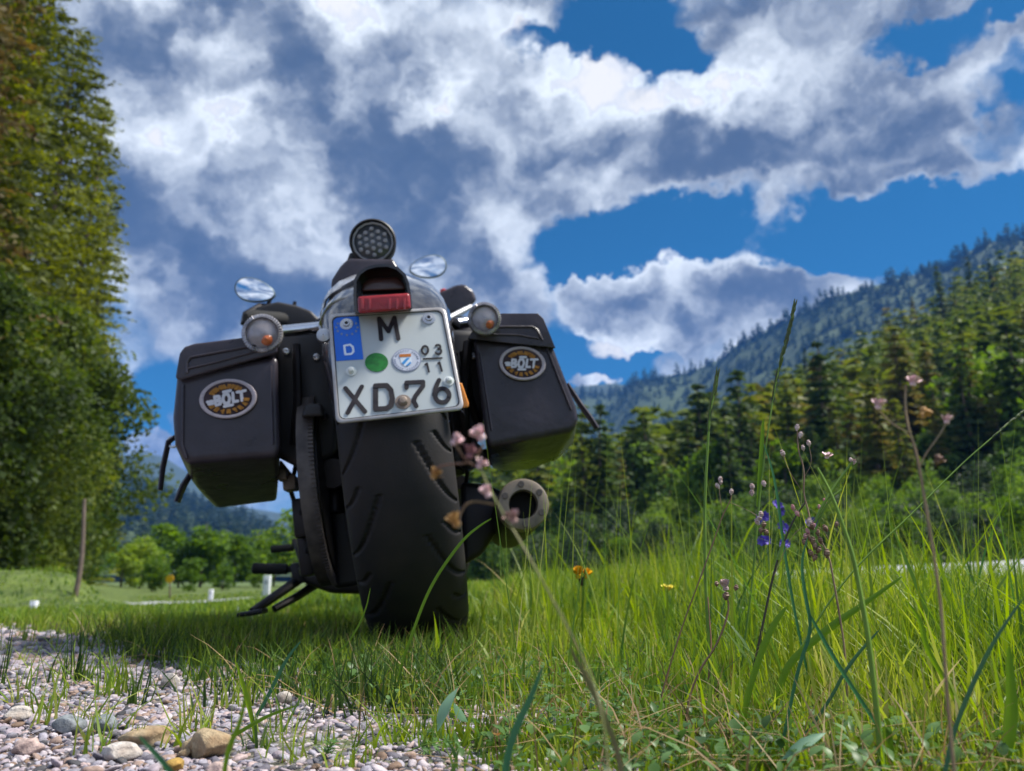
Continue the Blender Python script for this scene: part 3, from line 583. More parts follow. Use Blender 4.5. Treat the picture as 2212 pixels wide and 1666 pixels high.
mb = MB(); mb.box(L(628, 1045, .02), (.022, .04, .026)); mb.box(L(612, 1028, .0), (.016, .03, .018)); mb.tube([L(600, 1000, 0), L(640, 1050, .03)], .008, 8); mb.build('bracket_clamp', tan, bike, bevel=.003)
mb = MB(); mb.box(L(655, 1120, .05), (.03, .05, .07)); mb.box(L(662, 1180, .12), (.025, .06, .11)); mb.build('swingarm_plate', bmet, bike, bevel=.006)
# engine and frame ahead of the wheel
mb = MB(); mb.box((0, .80, .36), (.27, .36, .26)); mb.build('engine', bmet, bike, bevel=.03, seg=3)
for s, tilt in ((.10, -.52), (-.10, .52)):
    mb = MB(); R = Matrix.Rotation(tilt, 3, 'X')
    for k in range(11): mb.box(Vector((0, .80 - s * .4, .46)) + R @ Vector((0, 0, .03 + k * .019)), (.17 - .004 * k, .15, .009), R)
    mb.box(Vector((0, .80 - s * .4, .46)) + R @ Vector((0, 0, .12)), (.12, .11, .22), R); mb.build('cylinder', bmet, bike)
mb = MB(); mb.tube([(-.12, .45, .33), (-.12, 1.05, .24), (-.1, 1.28, .55), (0, 1.34, .84)], .019, 10); mb.tube([(.12, .45, .33), (.12, 1.05, .24), (.1, 1.28, .55), (0, 1.34, .84)], .019, 10)
mb.tube([(0, 1.36, .80), (0, .70, .70), (0, .30, .64), (0, -.1, .62)], .02, 10); mb.build('frame', bmet, bike)
hull('tank', [(sx * w, y, z) for sx in (-1, 1) for (w, y, z) in ((.04, .62, .78), (.11, .75, .74), (.12, 1.0, .75), (.05, 1.22, .84), (.08, 1.1, .90), (.09, .9, .90), (.04, .62, .80), (.03, 1.25, .90))], black, bike, .03, 4, 80)
hull('seat', [(sx * w, y, z) for sx in (-1, 1) for (w, y, z) in ((.13, .22, .66), (.15, .40, .66), (.08, .66, .70), (.11, .24, .73), (.12, .40, .70), (.06, .66, .77))], leather, bike, .02, 4, 80)
# fork, bars
sr = Matrix.Rotation(STEER, 3, 'Z')
def ST(x, y, z): return Vector((0, 1.36, 0)) + sr @ Vector((x, y, 0)) + Vector((0, 0, z))
mb = MB()
for sx in (-.10, .10): mb.tube([ST(sx, .20, .30), ST(sx, -.02, .90)], [.028, .022], 12)
mb.tube([ST(-.12, -.01, .86), ST(.12, -.01, .86)], .02, 8); mb.build('fork', bmet, bike)
hull('headlight', [ST(.09 * math.cos(a), y, .76 + .09 * math.sin(a)) for a in np.linspace(0, 6.28, 16) for y in (.1, .2)], black, bike, .01)
gl, gr = L(600, 680, .66), L(985, 655, 1.12); gc = (gl + gr) / 2
mb = MB(); mb.tube([L(690, 700, .76), L(720, 722, .85), L(760, 740, .92), L(905, 715, 1.0), L(935, 690, 1.08), L(960, 668, 1.12)], .012, 10); mb.build('handlebar', mat('satin_metal', (.32, .33, .36), .4, metal=.8), bike)
mb = MB(); mb.tube([L(532, 690, .60), L(545, 688, .61), L(675, 698, .74), L(694, 700, .76)], [.016, .023, .023, .016], 16); mb.build('grip', grip, bike)
hull('switch_housing', [L(a, b, y) for y in (.66, .76) for a, b in ((552, 664), (600, 652), (640, 660), (672, 672), (690, 690), (680, 706), (560, 700), (535, 684))], bplast, bike, .008)
mb = MB(); mb.tube([L(524, 700, .62), L(530, 678, .64), L(560, 661, .68), L(640, 668, .78)], [.006, .008, .008, .01], 8); mb.tube([L(634, 672, .7), L(637, 652, .7)], [.006, .005], 8); mb.build('lever', bmet, bike)
mb = MB(); mb.tube([L(655, 700, .70), L(690, 690, .72), L(700, 680, .72)], [.006, .009, .006], 8); mb.build('cable_end', chrome, bike)
hull('grip_sleeve', [L(a, b, y) for y in (1.05, 1.18) for a, b in ((932, 640), (960, 632), (985, 616), (1003, 614), (1022, 628), (1030, 648), (1012, 668), (960, 682), (938, 670))], leather, bike, .012)
mb = MB(); mb.lathe(L(958, 632, 1.08), L(958, 622, 1.08) - L(958, 632, 1.08), [(-.01, .012), (.008, .012), (.011, .008)], 14); mb.build('button', mat('red_button', (.6, .03, .02), .4), bike)
mb = MB(); mb.tube([L(965, 690, .95), L(1000, 672, 1.0), L(1018, 662, 1.02)], [.010, .010, .007], 8); mb.build('lever', mat('dull_alloy', (.30, .31, .34), .5, metal=.5), bike)
# mirrors
def egg(cx, cy, rx, ry, rot, sk, n=40, k=1.0):
    out = []
    for i in range(n):
        a = i / n * 2 * math.pi; x = math.cos(a) * rx * k; y = math.sin(a) * ry * k * (1 + sk * math.cos(a)); c, s = math.cos(rot), math.sin(rot)
        out.append((cx + x * c - y * s, cy + x * s + y * c))
    return out
for (cx, cy, rx, ry, rot, sk, yl, st) in ((551, 628, 45, 25, .22, -.25, .68, [(585, 645), (580, 655), (590, 668)]), (924.5, 577, 41, 24, -.16, .22, 1.15, [(890, 598), (884, 612), (905, 660)])):
    c = L(cx, cy, yl)
    def face(k, y, tilt=.0):
        out = []
        for (a, b) in egg(cx, cy, rx, ry, rot, sk, 40, k):
            p = L(a, b, yl); out.append(p + Vector((0, y - tilt * (p.z - c.z), 0)))
        return out
    mb = MB(); r0, r1, r2, r3 = face(.93, -.004), face(1.0, -.002), face(1.0, .006), face(.6, .03); V = r0 + r1 + r2 + r3; n = 40
    F = [(k * n + i, k * n + (i + 1) % n, (k + 1) * n + (i + 1) % n, (k + 1) * n + i) for k in range(3) for i in range(n)] + [tuple(range(3 * n, 4 * n))]
    mb.add(V, F); mo = mb.build('mirror', mat('mirror_shell', (.10, .14, .15), .4, metal=.3), bike)
    mb = MB(); rim = face(.94, -.0035); mid = [p + Vector((0, -.0015, 0)) for p in face(.5, -.0035)]; mb.add(rim + mid + [c + Vector((0, -.0055, 0))], [(i, (i + 1) % n, n + (i + 1) % n, n + i) for i in range(n)] + [(n + i, n + (i + 1) % n, 2 * n) for i in range(n)])
    mb.build('glass', mirror, mo, True)
    mb = MB(); mb.tube([L(a, b, yl + .01) for a, b in st], .006, 8); mb.build('stem', bmet, mo)

# rear fender, silver trim, lamp hood
mb = MB(); K = 17; path = [(L(822, 592, .30), .105), (L(822, 590, .12), .112), (L(822, 593, -.02), .112), (L(822, 604, -.14), .110), (L(824, 640, -.235), .108), (L(835, 720, -.275), .104), (L(850, 800, -.285), .10), (L(858, 860, -.29), .098)]
V = []
for (p, w) in path:
    for k in range(K):
        a = math.pi * k / (K - 1); V.append(p + Vector((math.cos(a) * w, .16 * (1 - math.sin(a)) * (.4 if p.z < .6 else 0), -(1 - math.sin(a) ** .5) * .12 if p.z > .6 else -(1 - math.sin(a)) * .02)))
nr = len(path); V2 = [v + Vector((0, .006, -.006)) for v in V]
F = [(i * K + k, i * K + k + 1, (i + 1) * K + k + 1, (i + 1) * K + k) for i in range(nr - 1) for k in range(K - 1)]
mb.add(V, F); mb.add(V2, [f[::-1] for f in F]); mb.build('rear_fender', mat('fender_paint', (.055, .055, .065), .16, metal=.35, coat=.8), bike, 60)
hull('rear_cowl', [L(a, b, y) for y in (-.088, -.02) for a, b in ((702, 712), (705, 660), (716, 635), (738, 615), (768, 601), (822, 594), (880, 603), (904, 617), (922, 640), (933, 664), (939, 705))], mat('cowl_paint', (.10, .10, .12), .14, metal=.45, coat=1.0), bike, .008, 3, 70)
mb = MB(); arc = [(690, 700), (692, 672), (697, 650), (710, 628), (732, 608), (765, 594), (822, 586), (880, 596), (908, 610), (928, 634), (941, 660), (948, 690)]
pts = []
for a, b in zip(arc[:-1], arc[1:]):
    for q in (0, .33, .66): pts.append((a[0] + (b[0] - a[0]) * q, a[1] + (b[1] - a[1]) * q))
V = []
for i, (u, v) in enumerate(pts):
    cx, cy = 822, 700; d = math.hypot(u - cx, v - cy); ux, uy = (cx - u) / d, (cy - v) / d; w = 9 + 18 * max(0, 1 - abs(v - 612) / 30.) * (1 if abs(u - 822) > 40 else .6)
    V += [L(u, v, -.10), L(u + ux * w * .5, v + uy * w * .5, -.125), L(u + ux * w, v + uy * w, -.115), L(u + ux * w * .8, v + uy * w * .8, -.02), L(u + ux * 3, v + uy * 3, .02)]
n = len(pts); mb.add(V, [(i * 5 + k, i * 5 + (k + 1) % 5, (i + 1) * 5 + (k + 1) % 5, (i + 1) * 5 + k) for i in range(n - 1) for k in range(5)] + [(4, 3, 2, 1, 0), tuple((n - 1) * 5 + k for k in range(5))])
mb.build('seat_rim', silver, bike, 60)
hull('passenger_seat', [L(a, b, y) for y, pp in ((-.06, ((714, 622), (716, 604), (735, 575), (752, 558), (850, 560), (874, 600), (874, 640), (720, 640))), (.16, ((735, 640), (750, 590), (765, 580), (850, 580), (870, 640)))) for a, b in pp], leather, bike, .012)
# lamp hood and red lens
hood = [(766, 676), (763, 640), (764, 605), (773, 589), (790, 577), (812, 571), (838, 570), (860, 577), (876, 592), (884, 612), (888, 640), (890, 668)]
rear = [L(a, b, -.325) for a, b in hood]; fr = [L(825 + (a - 825) * .96, 625 + (b - 625) * .96, -.20) for a, b in hood]
mb = MB(); n = len(hood); inner = [L(826 + (a - 826) * .90, 632 + (b - 632) * .90, -.325) for a, b in hood]; deep = [L(826 + (a - 826) * .88, 632 + (b - 632) * .88, -.29) for a, b in hood]
mb.add(rear + fr + inner + deep, [(i, i + 1, n + i + 1, n + i) for i in range(n - 1)] + [(n - 1, 0, n, 2 * n - 1)] + [(i, 2 * n + i, 2 * n + i + 1, i + 1) for i in range(n - 1)] + [(n - 1, 3 * n - 1, 2 * n, 0)] + [(2 * n + i, 3 * n + i, 3 * n + i + 1, 2 * n + i + 1) for i in range(n - 1)] + [(3 * n - 1, 4 * n - 1, 3 * n, 2 * n)] + [tuple(3 * n + i for i in range(n))] + [tuple(2 * n - 1 - i for i in range(n))])
lh = mb.build('tail_light', black, bike, 40)
hull('upper_lens', [L(a, b, y) for y in (-.300, -.28) for a, b in ((780, 630), (784, 612), (800, 602), (860, 598), (872, 610), (878, 626))], mat('dark_lens', (.06, .025, .02), .3, coat=.4), lh, .004)
lens = hull('red_lens', [L(a, b, y) for y in (-.338, -.29) for a, b in ((774, 678), (772, 641), (830, 636), (885, 633), (888, 668), (830, 674))], red, lh, .005)
mb = MB()
for k, (u, w) in enumerate(((783, 7), (799, 5), (842, 5), (858, 5), (874, 5))): mb.prism([L(u - w / 2, 645, -.3385), L(u + w / 2, 645, -.3385), L(u + w / 2, 668, -.3385), L(u - w / 2, 668, -.3385)], (0, -.0012, 0))
mb.build('lens_rib', mat('red_rib', (.38, .03, .035), .3, coat=.5), lens, bevel=.0004)
# round clear lamp above
lc = L(805.5, 523, -.02); rl = LW(53, -.02) * 1.015; ax = Vector((0, -1, -.12)).normalized()
mb = MB(); mb.lathe(lc, ax, [(-.075, .02), (-.07, rl * .75), (-.02, rl * .98), (0, rl), (.006, rl), (.008, rl * .94), (.002, rl * .92), (-.004, rl * .90), (-.004, .001)], 48, False)
lamp = mb.build('round_lamp', bplast, bike, 40); setp(lamp, 'round black lamp with a honeycomb of clear lenses')
mb = MB(); a_ = ax.orthogonal().normalized(); a_ = Vector((1, 0, 0)); b_ = ax.cross(a_).normalized()
mb.lathe(lc + ax * -.003, ax, [(0, rl * .9), (.0015, rl * .88), (.0025, .001)], 40, False); mb.build('lens', mat('dark_glass', (.05, .055, .065), .12, coat=.6), lamp, 60)
led = MB()
led.lathe((0, 0, 0), (0, 0, 1), [(0, .0044), (.0022, .0040), (.0036, .0024), (.0042, .0005)], 12)
bm = bmesh.new(); vs = [bm.verts.new(v) for v in led.V]; [bm.faces.new([vs[i] for i in f]) for f in led.F]; lme = bpy.data.meshes.new('led'); bm.to_mesh(lme); bm.free(); lme.materials.append(clear); lme.shade_smooth()
Rl = Matrix((a_, b_, ax)).transposed()
for gx in range(-4, 5):
    for gy in range(-4, 5):
        x = gx * .0118; y = (gy + (.5 if gx % 2 else 0)) * .0128
        if math.hypot(x, y) < rl * .72 and True:
            o = bpy.data.objects.new('led', lme); COL.objects.link(o); o.parent = lamp; o.matrix_local = Matrix.Translation(lc + ax * .0 + a_ * x + b_ * y) @ Rl.to_4x4()
mb = MB()
for k in range(15):                                      # light facets round the lens
    a = k / 15 * 2 * math.pi; c = lc + ax * .0005 + a_ * math.cos(a) * rl * .83 + b_ * math.sin(a) * rl * .83; tdir = a_ * -math.sin(a) + b_ * math.cos(a)
    mb.tube([c - tdir * .0085, c + tdir * .0085], [.0022, .0022], 6)
mb.build('lens_facet', clear, lamp)
hull('lamp_bracket', [L(a, b, y) for y in (.0, .06) for a, b in ((745, 575), (756, 545), (770, 560), (850, 560), (858, 590), (760, 600))], bplast, bike, .006)

# saddlebags
def seam(parent, pts, yl, r=.0022):
    mb = MB(); mb.tube([L(a, b, yl) for a, b in pts], r, 6); mb.build('seam', leather, parent)
lb = hull('saddlebag', [L(a, b, -.16) for a, b in ((384, 800), (600, 770), (604, 830), (606, 960), (600, 985), (402, 1000), (378, 960), (374, 900))] + [L(a, b, -.05) for a, b in ((420, 1048), (603, 1035), (376, 930), (380, 970))] +
    [L(a, b, .10) for a, b in ((470, 1099), (598, 1083), (440, 1072), (400, 1010))] + [L(a, b, .24) for a, b in ((460, 820), (590, 800), (596, 1040), (480, 1050))], leather, bike, .011, 4, 60)
setp(lb, 'left leather saddlebag')
ll = hull('lid', [L(a, b, -.172) for a, b in ((379, 818), (388, 762), (398, 749), (420, 742), (520, 726), (598, 720), (600, 763), (560, 777), (470, 803), (390, 822))] + [L(a, b, -.150) for a, b in ((379, 818), (390, 822), (470, 803), (560, 777), (600, 763))] + [L(a, b, .22) for a, b in ((455, 815), (470, 790), (590, 778), (592, 800))], leather, lb, .008, 3, 60)
seam(ll, ((404, 806), (404, 782), (412, 772), (500, 756), (575, 742)), -.1735); seam(ll, ((404, 797), (470, 782), (560, 757)), -.1735, .0018)
seam(lb, ((395, 830), (393, 960), (402, 990)), -.162); seam(lb, ((585, 790), (590, 960)), -.162)
rb = hull('saddlebag', [L(a, b, -.16) for a, b in ((1022, 735), (1193, 742), (1214, 800), (1244, 875), (1250, 905), (1240, 930), (1056, 965), (1046, 940))] + [L(a, b, -.03) for a, b in ((1240, 955), (1200, 996), (1056, 1000))] +
    [L(a, b, .08) for a, b in ((1150, 1014), (1095, 1018), (1062, 1012))] + [L(a, b, .22) for a, b in ((1040, 780), (1130, 790), (1170, 960), (1070, 990))], leather, bike, .011, 4, 60)
setp(rb, 'right leather saddlebag')
rl_ = hull('lid', [L(a, b, -.172) for a, b in ((1010, 732), (1035, 690), (1084, 677), (1162, 677), (1174, 688), (1194, 735), (1200, 752), (1120, 738))] + [L(a, b, -.150) for a, b in ((1010, 732), (1120, 738), (1200, 752))] + [L(a, b, .2) for a, b in ((1040, 760), (1040, 745), (1130, 740), (1150, 770))], leather, rb, .008, 3, 60)
seam(rl_, ((1060, 706), (1150, 706), (1160, 712), (1172, 735)), -.1735); seam(rl_, ((1050, 722), (1120, 724), (1164, 732)), -.1735, .0018)
seam(rb, ((1182, 752), (1204, 810), (1234, 885)), -.162); seam(rb, ((1036, 760), (1062, 930)), -.162)
def strap(parent, pts, yl, w):
    mb = MB(); mb.tube([L(a, b, yl) for a, b in pts], [w * .8, w, w, w * .9][:len(pts)], 8, flat=.45); mb.build('strap', leather, parent)
strap(lb, ((398, 930), (364, 955), (352, 1010), (346, 1060)), -.10, .0085); strap(lb, ((420, 1010), (396, 1050), (382, 1085)), -.04, .011); strap(rb, ((1225, 830), (1256, 878), (1274, 902), (1290, 926)), -.08, .0105)
mb = MB(); mb.lathe(L(374, 955, -.10), (0, 1, 0), [(-.003, .007), (-.003, .010), (.003, .010), (.003, .007)], 20, False); mb.build('ring', steel, lb)
# round patches: two-ring oval, white lettering BOLT, gold arcs of worn letters
def capsule(mb, p0, p1, w, nrm, h, n=6):
    d = (p1 - p0).normalized() if (p1 - p0).length > 1e-6 else Vector((1, 0, 0)); s = nrm.cross(d).normalized(); poly = []
    for k in range(n + 1): a = -math.pi / 2 + math.pi * k / n; poly.append(p1 + d * math.cos(a) * w + s * math.sin(a) * w)
    for k in range(n + 1): a = math.pi / 2 + math.pi * k / n; poly.append(p0 + d * math.cos(a) * w + s * math.sin(a) * w)
    mb.prism(poly, nrm * h)
def patch(parent, cx, cy, rx, ry, rot, yl, ring=patchgrey, halo=patchdark, wear=False):
    nn = Vector((0, -1, 0))
    def E(a, k, dy=0.): c, s = math.cos(rot), math.sin(rot); x, y = math.cos(a) * rx * k, math.sin(a) * ry * k; return L(cx + x * c - y * s, cy + x * s + y * c, yl) + Vector((0, dy, 0))
    def XY(x, y, dy=0.): c, s = math.cos(rot), math.sin(rot); return L(cx + x * rx * c - y * ry * s, cy + x * rx * s + y * ry * c, yl) + Vector((0, dy, 0))
    n = 56; mb = MB(); rs = [E(i / n * 6.28318, 1.0, .003) for i in range(n)] + [E(i / n * 6.28318, 1.0, -.0005) for i in range(n)] + [E(i / n * 6.28318, .95, -.002) for i in range(n)]
    mb.add(rs, [(k * n + i, k * n + (i + 1) % n, (k + 1) * n + (i + 1) % n, (k + 1) * n + i) for k in range(2) for i in range(n)] + [tuple(range(2 * n, 3 * n))]); pa = mb.build('patch', halo, parent, 40)
    mb = MB()
    ks = [(.99, -.0015), (.97, -.0035), (.90, -.0040), (.84, -.0030), (.83, -.0015)]
    for kk in range(4): pass
    mb.add([E(i / n * 6.28318, k, dy) for (k, dy) in ks for i in range(n)], [(k * n + i, k * n + (i + 1) % n, (k + 1) * n + (i + 1) % n, (k + 1) * n + i) for k in range(4) for i in range(n)]); mb.build('border', ring, pa, 40)
    dy = -.0024; wl = LW(rx * .050, yl); wt = mat('patch_white', (.62, .62, .68), .7, bump=(500, .4, .0006)); mb = MB(); cnt = 0
    strokes = [((-.44, -.22), (-.44, .22)), ((-.44, -.22), (-.30, -.20)), ((-.30, -.20), (-.27, -.08)), ((-.27, -.08), (-.42, 0)), ((-.42, 0), (-.24, .08)), ((-.24, .08), (-.28, .20)), ((-.28, .20), (-.44, .22)),
      ((-.12, -.22), (.02, -.22)), ((.02, -.22), (.07, 0)), ((.07, 0), (.02, .22)), ((.02, .22), (-.12, .22)), ((-.12, .22), (-.17, 0)), ((-.17, 0), (-.12, -.22)), ((.19, -.22), (.18, .22)), ((.18, .22), (.33, .22)),
      ((.34, -.22), (.62, -.22)), ((.48, -.22), (.48, .24)), ((-.70, -.02), (-.54, -.02)), ((-.66, .10), (-.54, .10)), ((-.14, .36), (.14, .36)), ((-.12, -.36), (.12, -.36))]
    strokes = [((a, b - .14 * a), (c_, d - .14 * c_)) for (a, b), (c_, d) in strokes]
    for (x0, y0), (x1, y1) in strokes: cnt += 1; capsule(mb, XY(x0, y0, dy), XY(x1, y1, dy), wl, nn, .0006 + cnt * .00003)
    mb.build('lettering', wt, pa, None)
    mb = MB(); cnt = 0
    for a0, a1, kk, num in ((-2.55, -.72, .60, 9), (2.62, .22, .64, 8)):
        for i in range(num):
            a = a0 + (a1 - a0) * i / (num - 1); cnt += 1; ww = LW(rx * .038, yl); da = .055
            k0, k1 = kk - .07, kk + .08
            capsule(mb, E(a - da, k0, dy), E(a - da, k1, dy), ww, nn, .0005 + cnt * .00002); capsule(mb, E(a - da, [k0, k1, kk][i % 3], dy), E(a + da, [k1, k0, kk][i % 3], dy), ww * .8, nn, .0011 + cnt * .00002)
            if i % 2: capsule(mb, E(a + da, k0, dy), E(a + da, k1, dy), ww * .8, nn, .0018 + cnt * .00002)
    mb.build('lettering', gold, pa, None)
patch(lb, 493, 862, 63, 43, -.10, -.163); patch(rb, 1128, 786, 51, 37, .10, -.163)

# indicators
for (cx, cy, r_, yl, s0, s1) in ((567.5, 722, 43, -.17, (610, 716), (706, 706)), (1046, 690, 37.5, -.205, (985, 700), (1015, 695))):
    c = L(cx, cy, yl); R = LW(r_, yl) * 1.02; ax = (CL - c).normalized() * .35 + Vector((0, -1, 0)) * .65; ax.normalize(); aa = Vector((1, 0, 0)); bb = ax.cross(aa).normalized(); aa = bb.cross(ax).normalized()
    mb = MB(); mb.lathe(c, ax, [(-.055, .008), (-.05, R * .5), (-.03, R * .85), (-.008, R * .97), (0, R * .97)], 40); ti = mb.build('indicator', chrome, bike, 40)
    mb = MB(); mb.lathe(c, ax, [(-.004, R * .96), (-.002, R), (.006, R), (.009, R * .93), (.009, R * .80), (.004, R * .76)], 48, False)
    for k in range(44):
        a = k / 44 * 6.28318; q = aa * math.cos(a) + bb * math.sin(a); mb.tube([c + q * R * .80 + ax * .010, c + q * R * .97 + ax * .008], .0016, 5)
    mb.build('bezel', mat('lens_rim', (.50, .48, .50), .25, metal=.5, trans=0., noise=(90, (.22, .21, .24), .1)), ti, 40)
    mb = MB(); mb.lathe(c, ax, [(.004, R * .78), (.009, R * .6), (.012, R * .3), (.0125, .001)], 40, False); mb.build('lens', mat('smoky_lens', (.60, .56, .58), .15, trans=.45, coat=.5, noise=(40, (.42, .38, .42), .1), bump=(90, .4, .002)), ti, 60)
    mb = MB(); q = c + ax * .0105 - bb * 0 + Vector((.006, 0, -R * .34)); mb.lathe(q + ax * -.008, ax, [(0, R * .33), (.006, R * .30), (.0080, R * .18), (.010, .001)], 20, False); mb.build('bulb', amber, ti, 60)
    mb = MB(); mb.tube([L(*s0, yl + .03), L(*s1, yl + .05)], [.010, .010], 14); mb.build('stalk', chrome, ti)

# number plate on its bracket, tilted
TL, TR, BL = L(711, 684, -.300), L(966, 668, -.300), L(737, 912, -.345)
pn = (TR - TL).cross(BL - TL).normalized(); pn = -pn if pn.y > 0 else pn
def PP(u, v, h=0.):
    d = MI.to_3x3() @ ray(u, v); return CL + d * ((TL - CL).dot(pn) / d.dot(pn)) + pn * h
def PC(x, y, h=0.): return PP((1250 + x * .3122) / 1.8445, (1200 + y * .3122) / 1.8445, h)   # from the close view of the plate
cor = [(200, 185), (1660, 95), (1905, 1370), (300, 1550)]
def rounded(k, r=.10, n=6):
    cx = sum(c[0] for c in cor) / 4; cy = sum(c[1] for c in cor) / 4; out = []
    cc = [(cx + (x - cx) * k, cy + (y - cy) * k) for x, y in cor]
    for i in range(4):
        p, a, b = cc[i], cc[i - 1], cc[(i + 1) % 4]; p = Vector(p); da = (Vector(a) - p).normalized() * 90 * (k if k < 1 else 1); db = (Vector(b) - p).normalized() * 90 * (k if k < 1 else 1)
        for j in range(n + 1): t_ = j / n; out.append((p + da) * (1 - t_) ** 2 + p * 2 * t_ * (1 - t_) + (p + db) * t_ ** 2)
    return out
mb = MB(); outer = rounded(1.0); mb.prism([PC(p.x, p.y, -.003) for p in outer], pn * .003); plate = mb.build('number_plate', white, bike, 40)
setp(plate, 'white number plate with M XD 76')
mb = MB(); rings = [(rounded(1.015), -.003), (rounded(1.02), .001), (rounded(1.0), .0022), (rounded(.968), .0020), (rounded(.960), .0004)]; n = len(outer)
mb.add([PC(p.x, p.y, h) for rg, h in rings for p in rg], [(k * n + i, k * n + (i + 1) % n, (k + 1) * n + (i + 1) % n, (k + 1) * n + i) for k in range(4) for i in range(n)]); mb.build('rim', mat('plate_rim', (.50, .49, .50), .35, metal=.3, noise=(30, (.30, .28, .28), .1)), plate, 50)
mb = MB(); rings = [(rounded(.962), .0010), (rounded(.948), .0010)]; mb.add([PC(p.x, p.y, h) for rg, h in rings for p in rg], [(i, (i + 1) % n, n + (i + 1) % n, n + i) for i in range(n)]); mb.build('border_line', pblack, plate, None)
mb = MB(); mb.prism([PC(x, y, .0003) for x, y in ((248, 235), (262, 205), (575, 200), (605, 480), (635, 745), (288, 768), (262, 480))], pn * .0005); eu = mb.build('country_band', blue, plate, None)
def glyph(strokes, w, m, h0=.0008, name='character', parent=plate):
    mb = MB()
    for i, s in enumerate(strokes):
        if len(s) == 2: capsule(mb, PC(*s[0], h0), PC(*s[1], h0), LW(w, -.32), pn, .0004 + .00004 * i)
        else:
            for j in range(len(s) - 1): capsule(mb, PC(*s[j], h0), PC(*s[j + 1], h0), LW(w, -.32), pn, .0004 + .00003 * (i * 16 + j))
    return mb.build(name, m, parent, None)
def arcp(cx, cy, rx, ry, a0, a1, n=14, sh=.1): return [(cx + rx * math.cos(a0 + (a1 - a0) * i / n) + sh * (ry * math.sin(a0 + (a1 - a0) * i / n)), cy + ry * math.sin(a0 + (a1 - a0) * i / n)) for i in range(n + 1)]
W_ = 4.9
glyph([((862, 492), (835, 225)), ((835, 225), (955, 392)), ((955, 392), (1030, 215)), ((1030, 215), (1080, 485))], W_, pblack)
glyph([((405, 1115), (655, 1415)), ((615, 1095), (435, 1430))], W_, pblack)
glyph([((790, 1085), (790, 1385)), [(790, 1085), (930, 1080), (985, 1140), (1005, 1250), (985, 1340), (930, 1375), (790, 1385)]], W_ * 1.15, pblack)
glyph([((1185, 1110), (1185, 1050)), [(1185, 1045), (1395, 1035), (1395, 1090), (1300, 1215), (1275, 1280), (1310, 1345)]], W_, pblack)
glyph([[(1600, 1010), (1560, 1100), (1540, 1200)], arcp(1640, 1210, 90, 88, 0, 6.28318, 20, 0.)], W_, pblack)
glyph([arcp(1420, 630, 40, 52, 0, 6.28318, 16, 0.)], 2.3, pblack); glyph([arcp(1585, 590, 32, 28, -2.6, 1.5, 9, 0.), arcp(1590, 645, 38, 36, -1.6, 2.6, 10, 0.)], 2.3, pblack)
glyph([((1400, 742), (1635, 730))], 2.0, pblack, name='rule'); glyph([((1445, 800), (1470, 905)), ((1445, 800), (1425, 815))], 2.3, pblack); glyph([((1605, 785), (1635, 895)), ((1605, 785), (1588, 800))], 2.3, pblack)
glyph([[(390, 575), (405, 685), (480, 680), (508, 650), (500, 590), (465, 562), (390, 575)]], 2.4, mat('plate_letter_pale', (.75, .82, .95), .4), parent=eu)
mb = MB()
for k in range(12):
    a = k / 12 * 6.283; x, y = 425 + 135 * math.cos(a), 340 + 98 * math.sin(a); star = []
    for j in range(10): r_ = (21 if j % 2 == 0 else 9); b_2 = j / 10 * 6.283 - 1.57; star.append(PC(x + r_ * math.cos(b_2), y + r_ * math.sin(b_2), .0009))
    if not (y < 290 and 340 < x < 510): mb.prism(star, pn * .0003)
mb.build('stars', mat('dull_stars', (.20, .26, .40), .5), eu, None)
def disc(name, x, y, rx, ry, h, m, parent=plate, t_=.0005):
    mb = MB(); mb.prism([PC(x + rx * math.cos(a), y + ry * math.sin(a), h) for a in np.linspace(0, 2 * math.pi, 36, endpoint=False)], pn * t_); return mb.build(name, m, parent, 40)
disc('inspection_seal', 802, 785, 148, 120, .0004, green)
sc_ = disc('registration_seal', 1185, 757, 185, 148, .0004, mat('seal_rim', (.22, .25, .36), .5)); disc('seal_face', 1185, 757, 172, 137, .0009, mat('seal_face', (.52, .56, .66), .4), sc_, .0003)
mb = MB()
for k in range(30):
    a = k / 30 * 6.283
    if k % 8: capsule(mb, PC(1185 + 140 * math.cos(a), 757 + 111 * math.sin(a), .0013), PC(1185 + 158 * math.cos(a + .06), 757 + 126 * math.sin(a + .06), .0013), LW(.7, -.32), pn, .0002 + k * .00001)
mb.build('seal_lettering', mat('seal_ink', (.20, .22, .32), .6), sc_, None)
sh_ = [(1095, 690), (1240, 683), (1250, 780), (1205, 835), (1160, 838), (1112, 790)]
mb = MB(); mb.prism([PC(x, y, .0013) for x, y in sh_], pn * .0003); mb.build('crest', mat('crest_white', (.62, .70, .78), .4), sc_, None)
mb = MB(); mb.prism([PC(x, y, .0017) for x, y in ((1093, 688), (1242, 680), (1242, 716), (1096, 724))], pn * .0003); mb.build('crest_band', mat('crest_orange', (.45, .14, .02), .5), sc_, None)
mb = MB(); mb.prism([PC(x, y, .0017) for x, y in ((1125, 795), (1185, 735), (1225, 735), (1150, 820))], pn * .0003); mb.prism([PC(x, y, .0017) for x, y in ((1175, 832), (1235, 780), (1244, 800), (1205, 834))], pn * .0003); mb.build('crest_stripe', mat('crest_blue', (.04, .26, .62), .5), sc_, None)
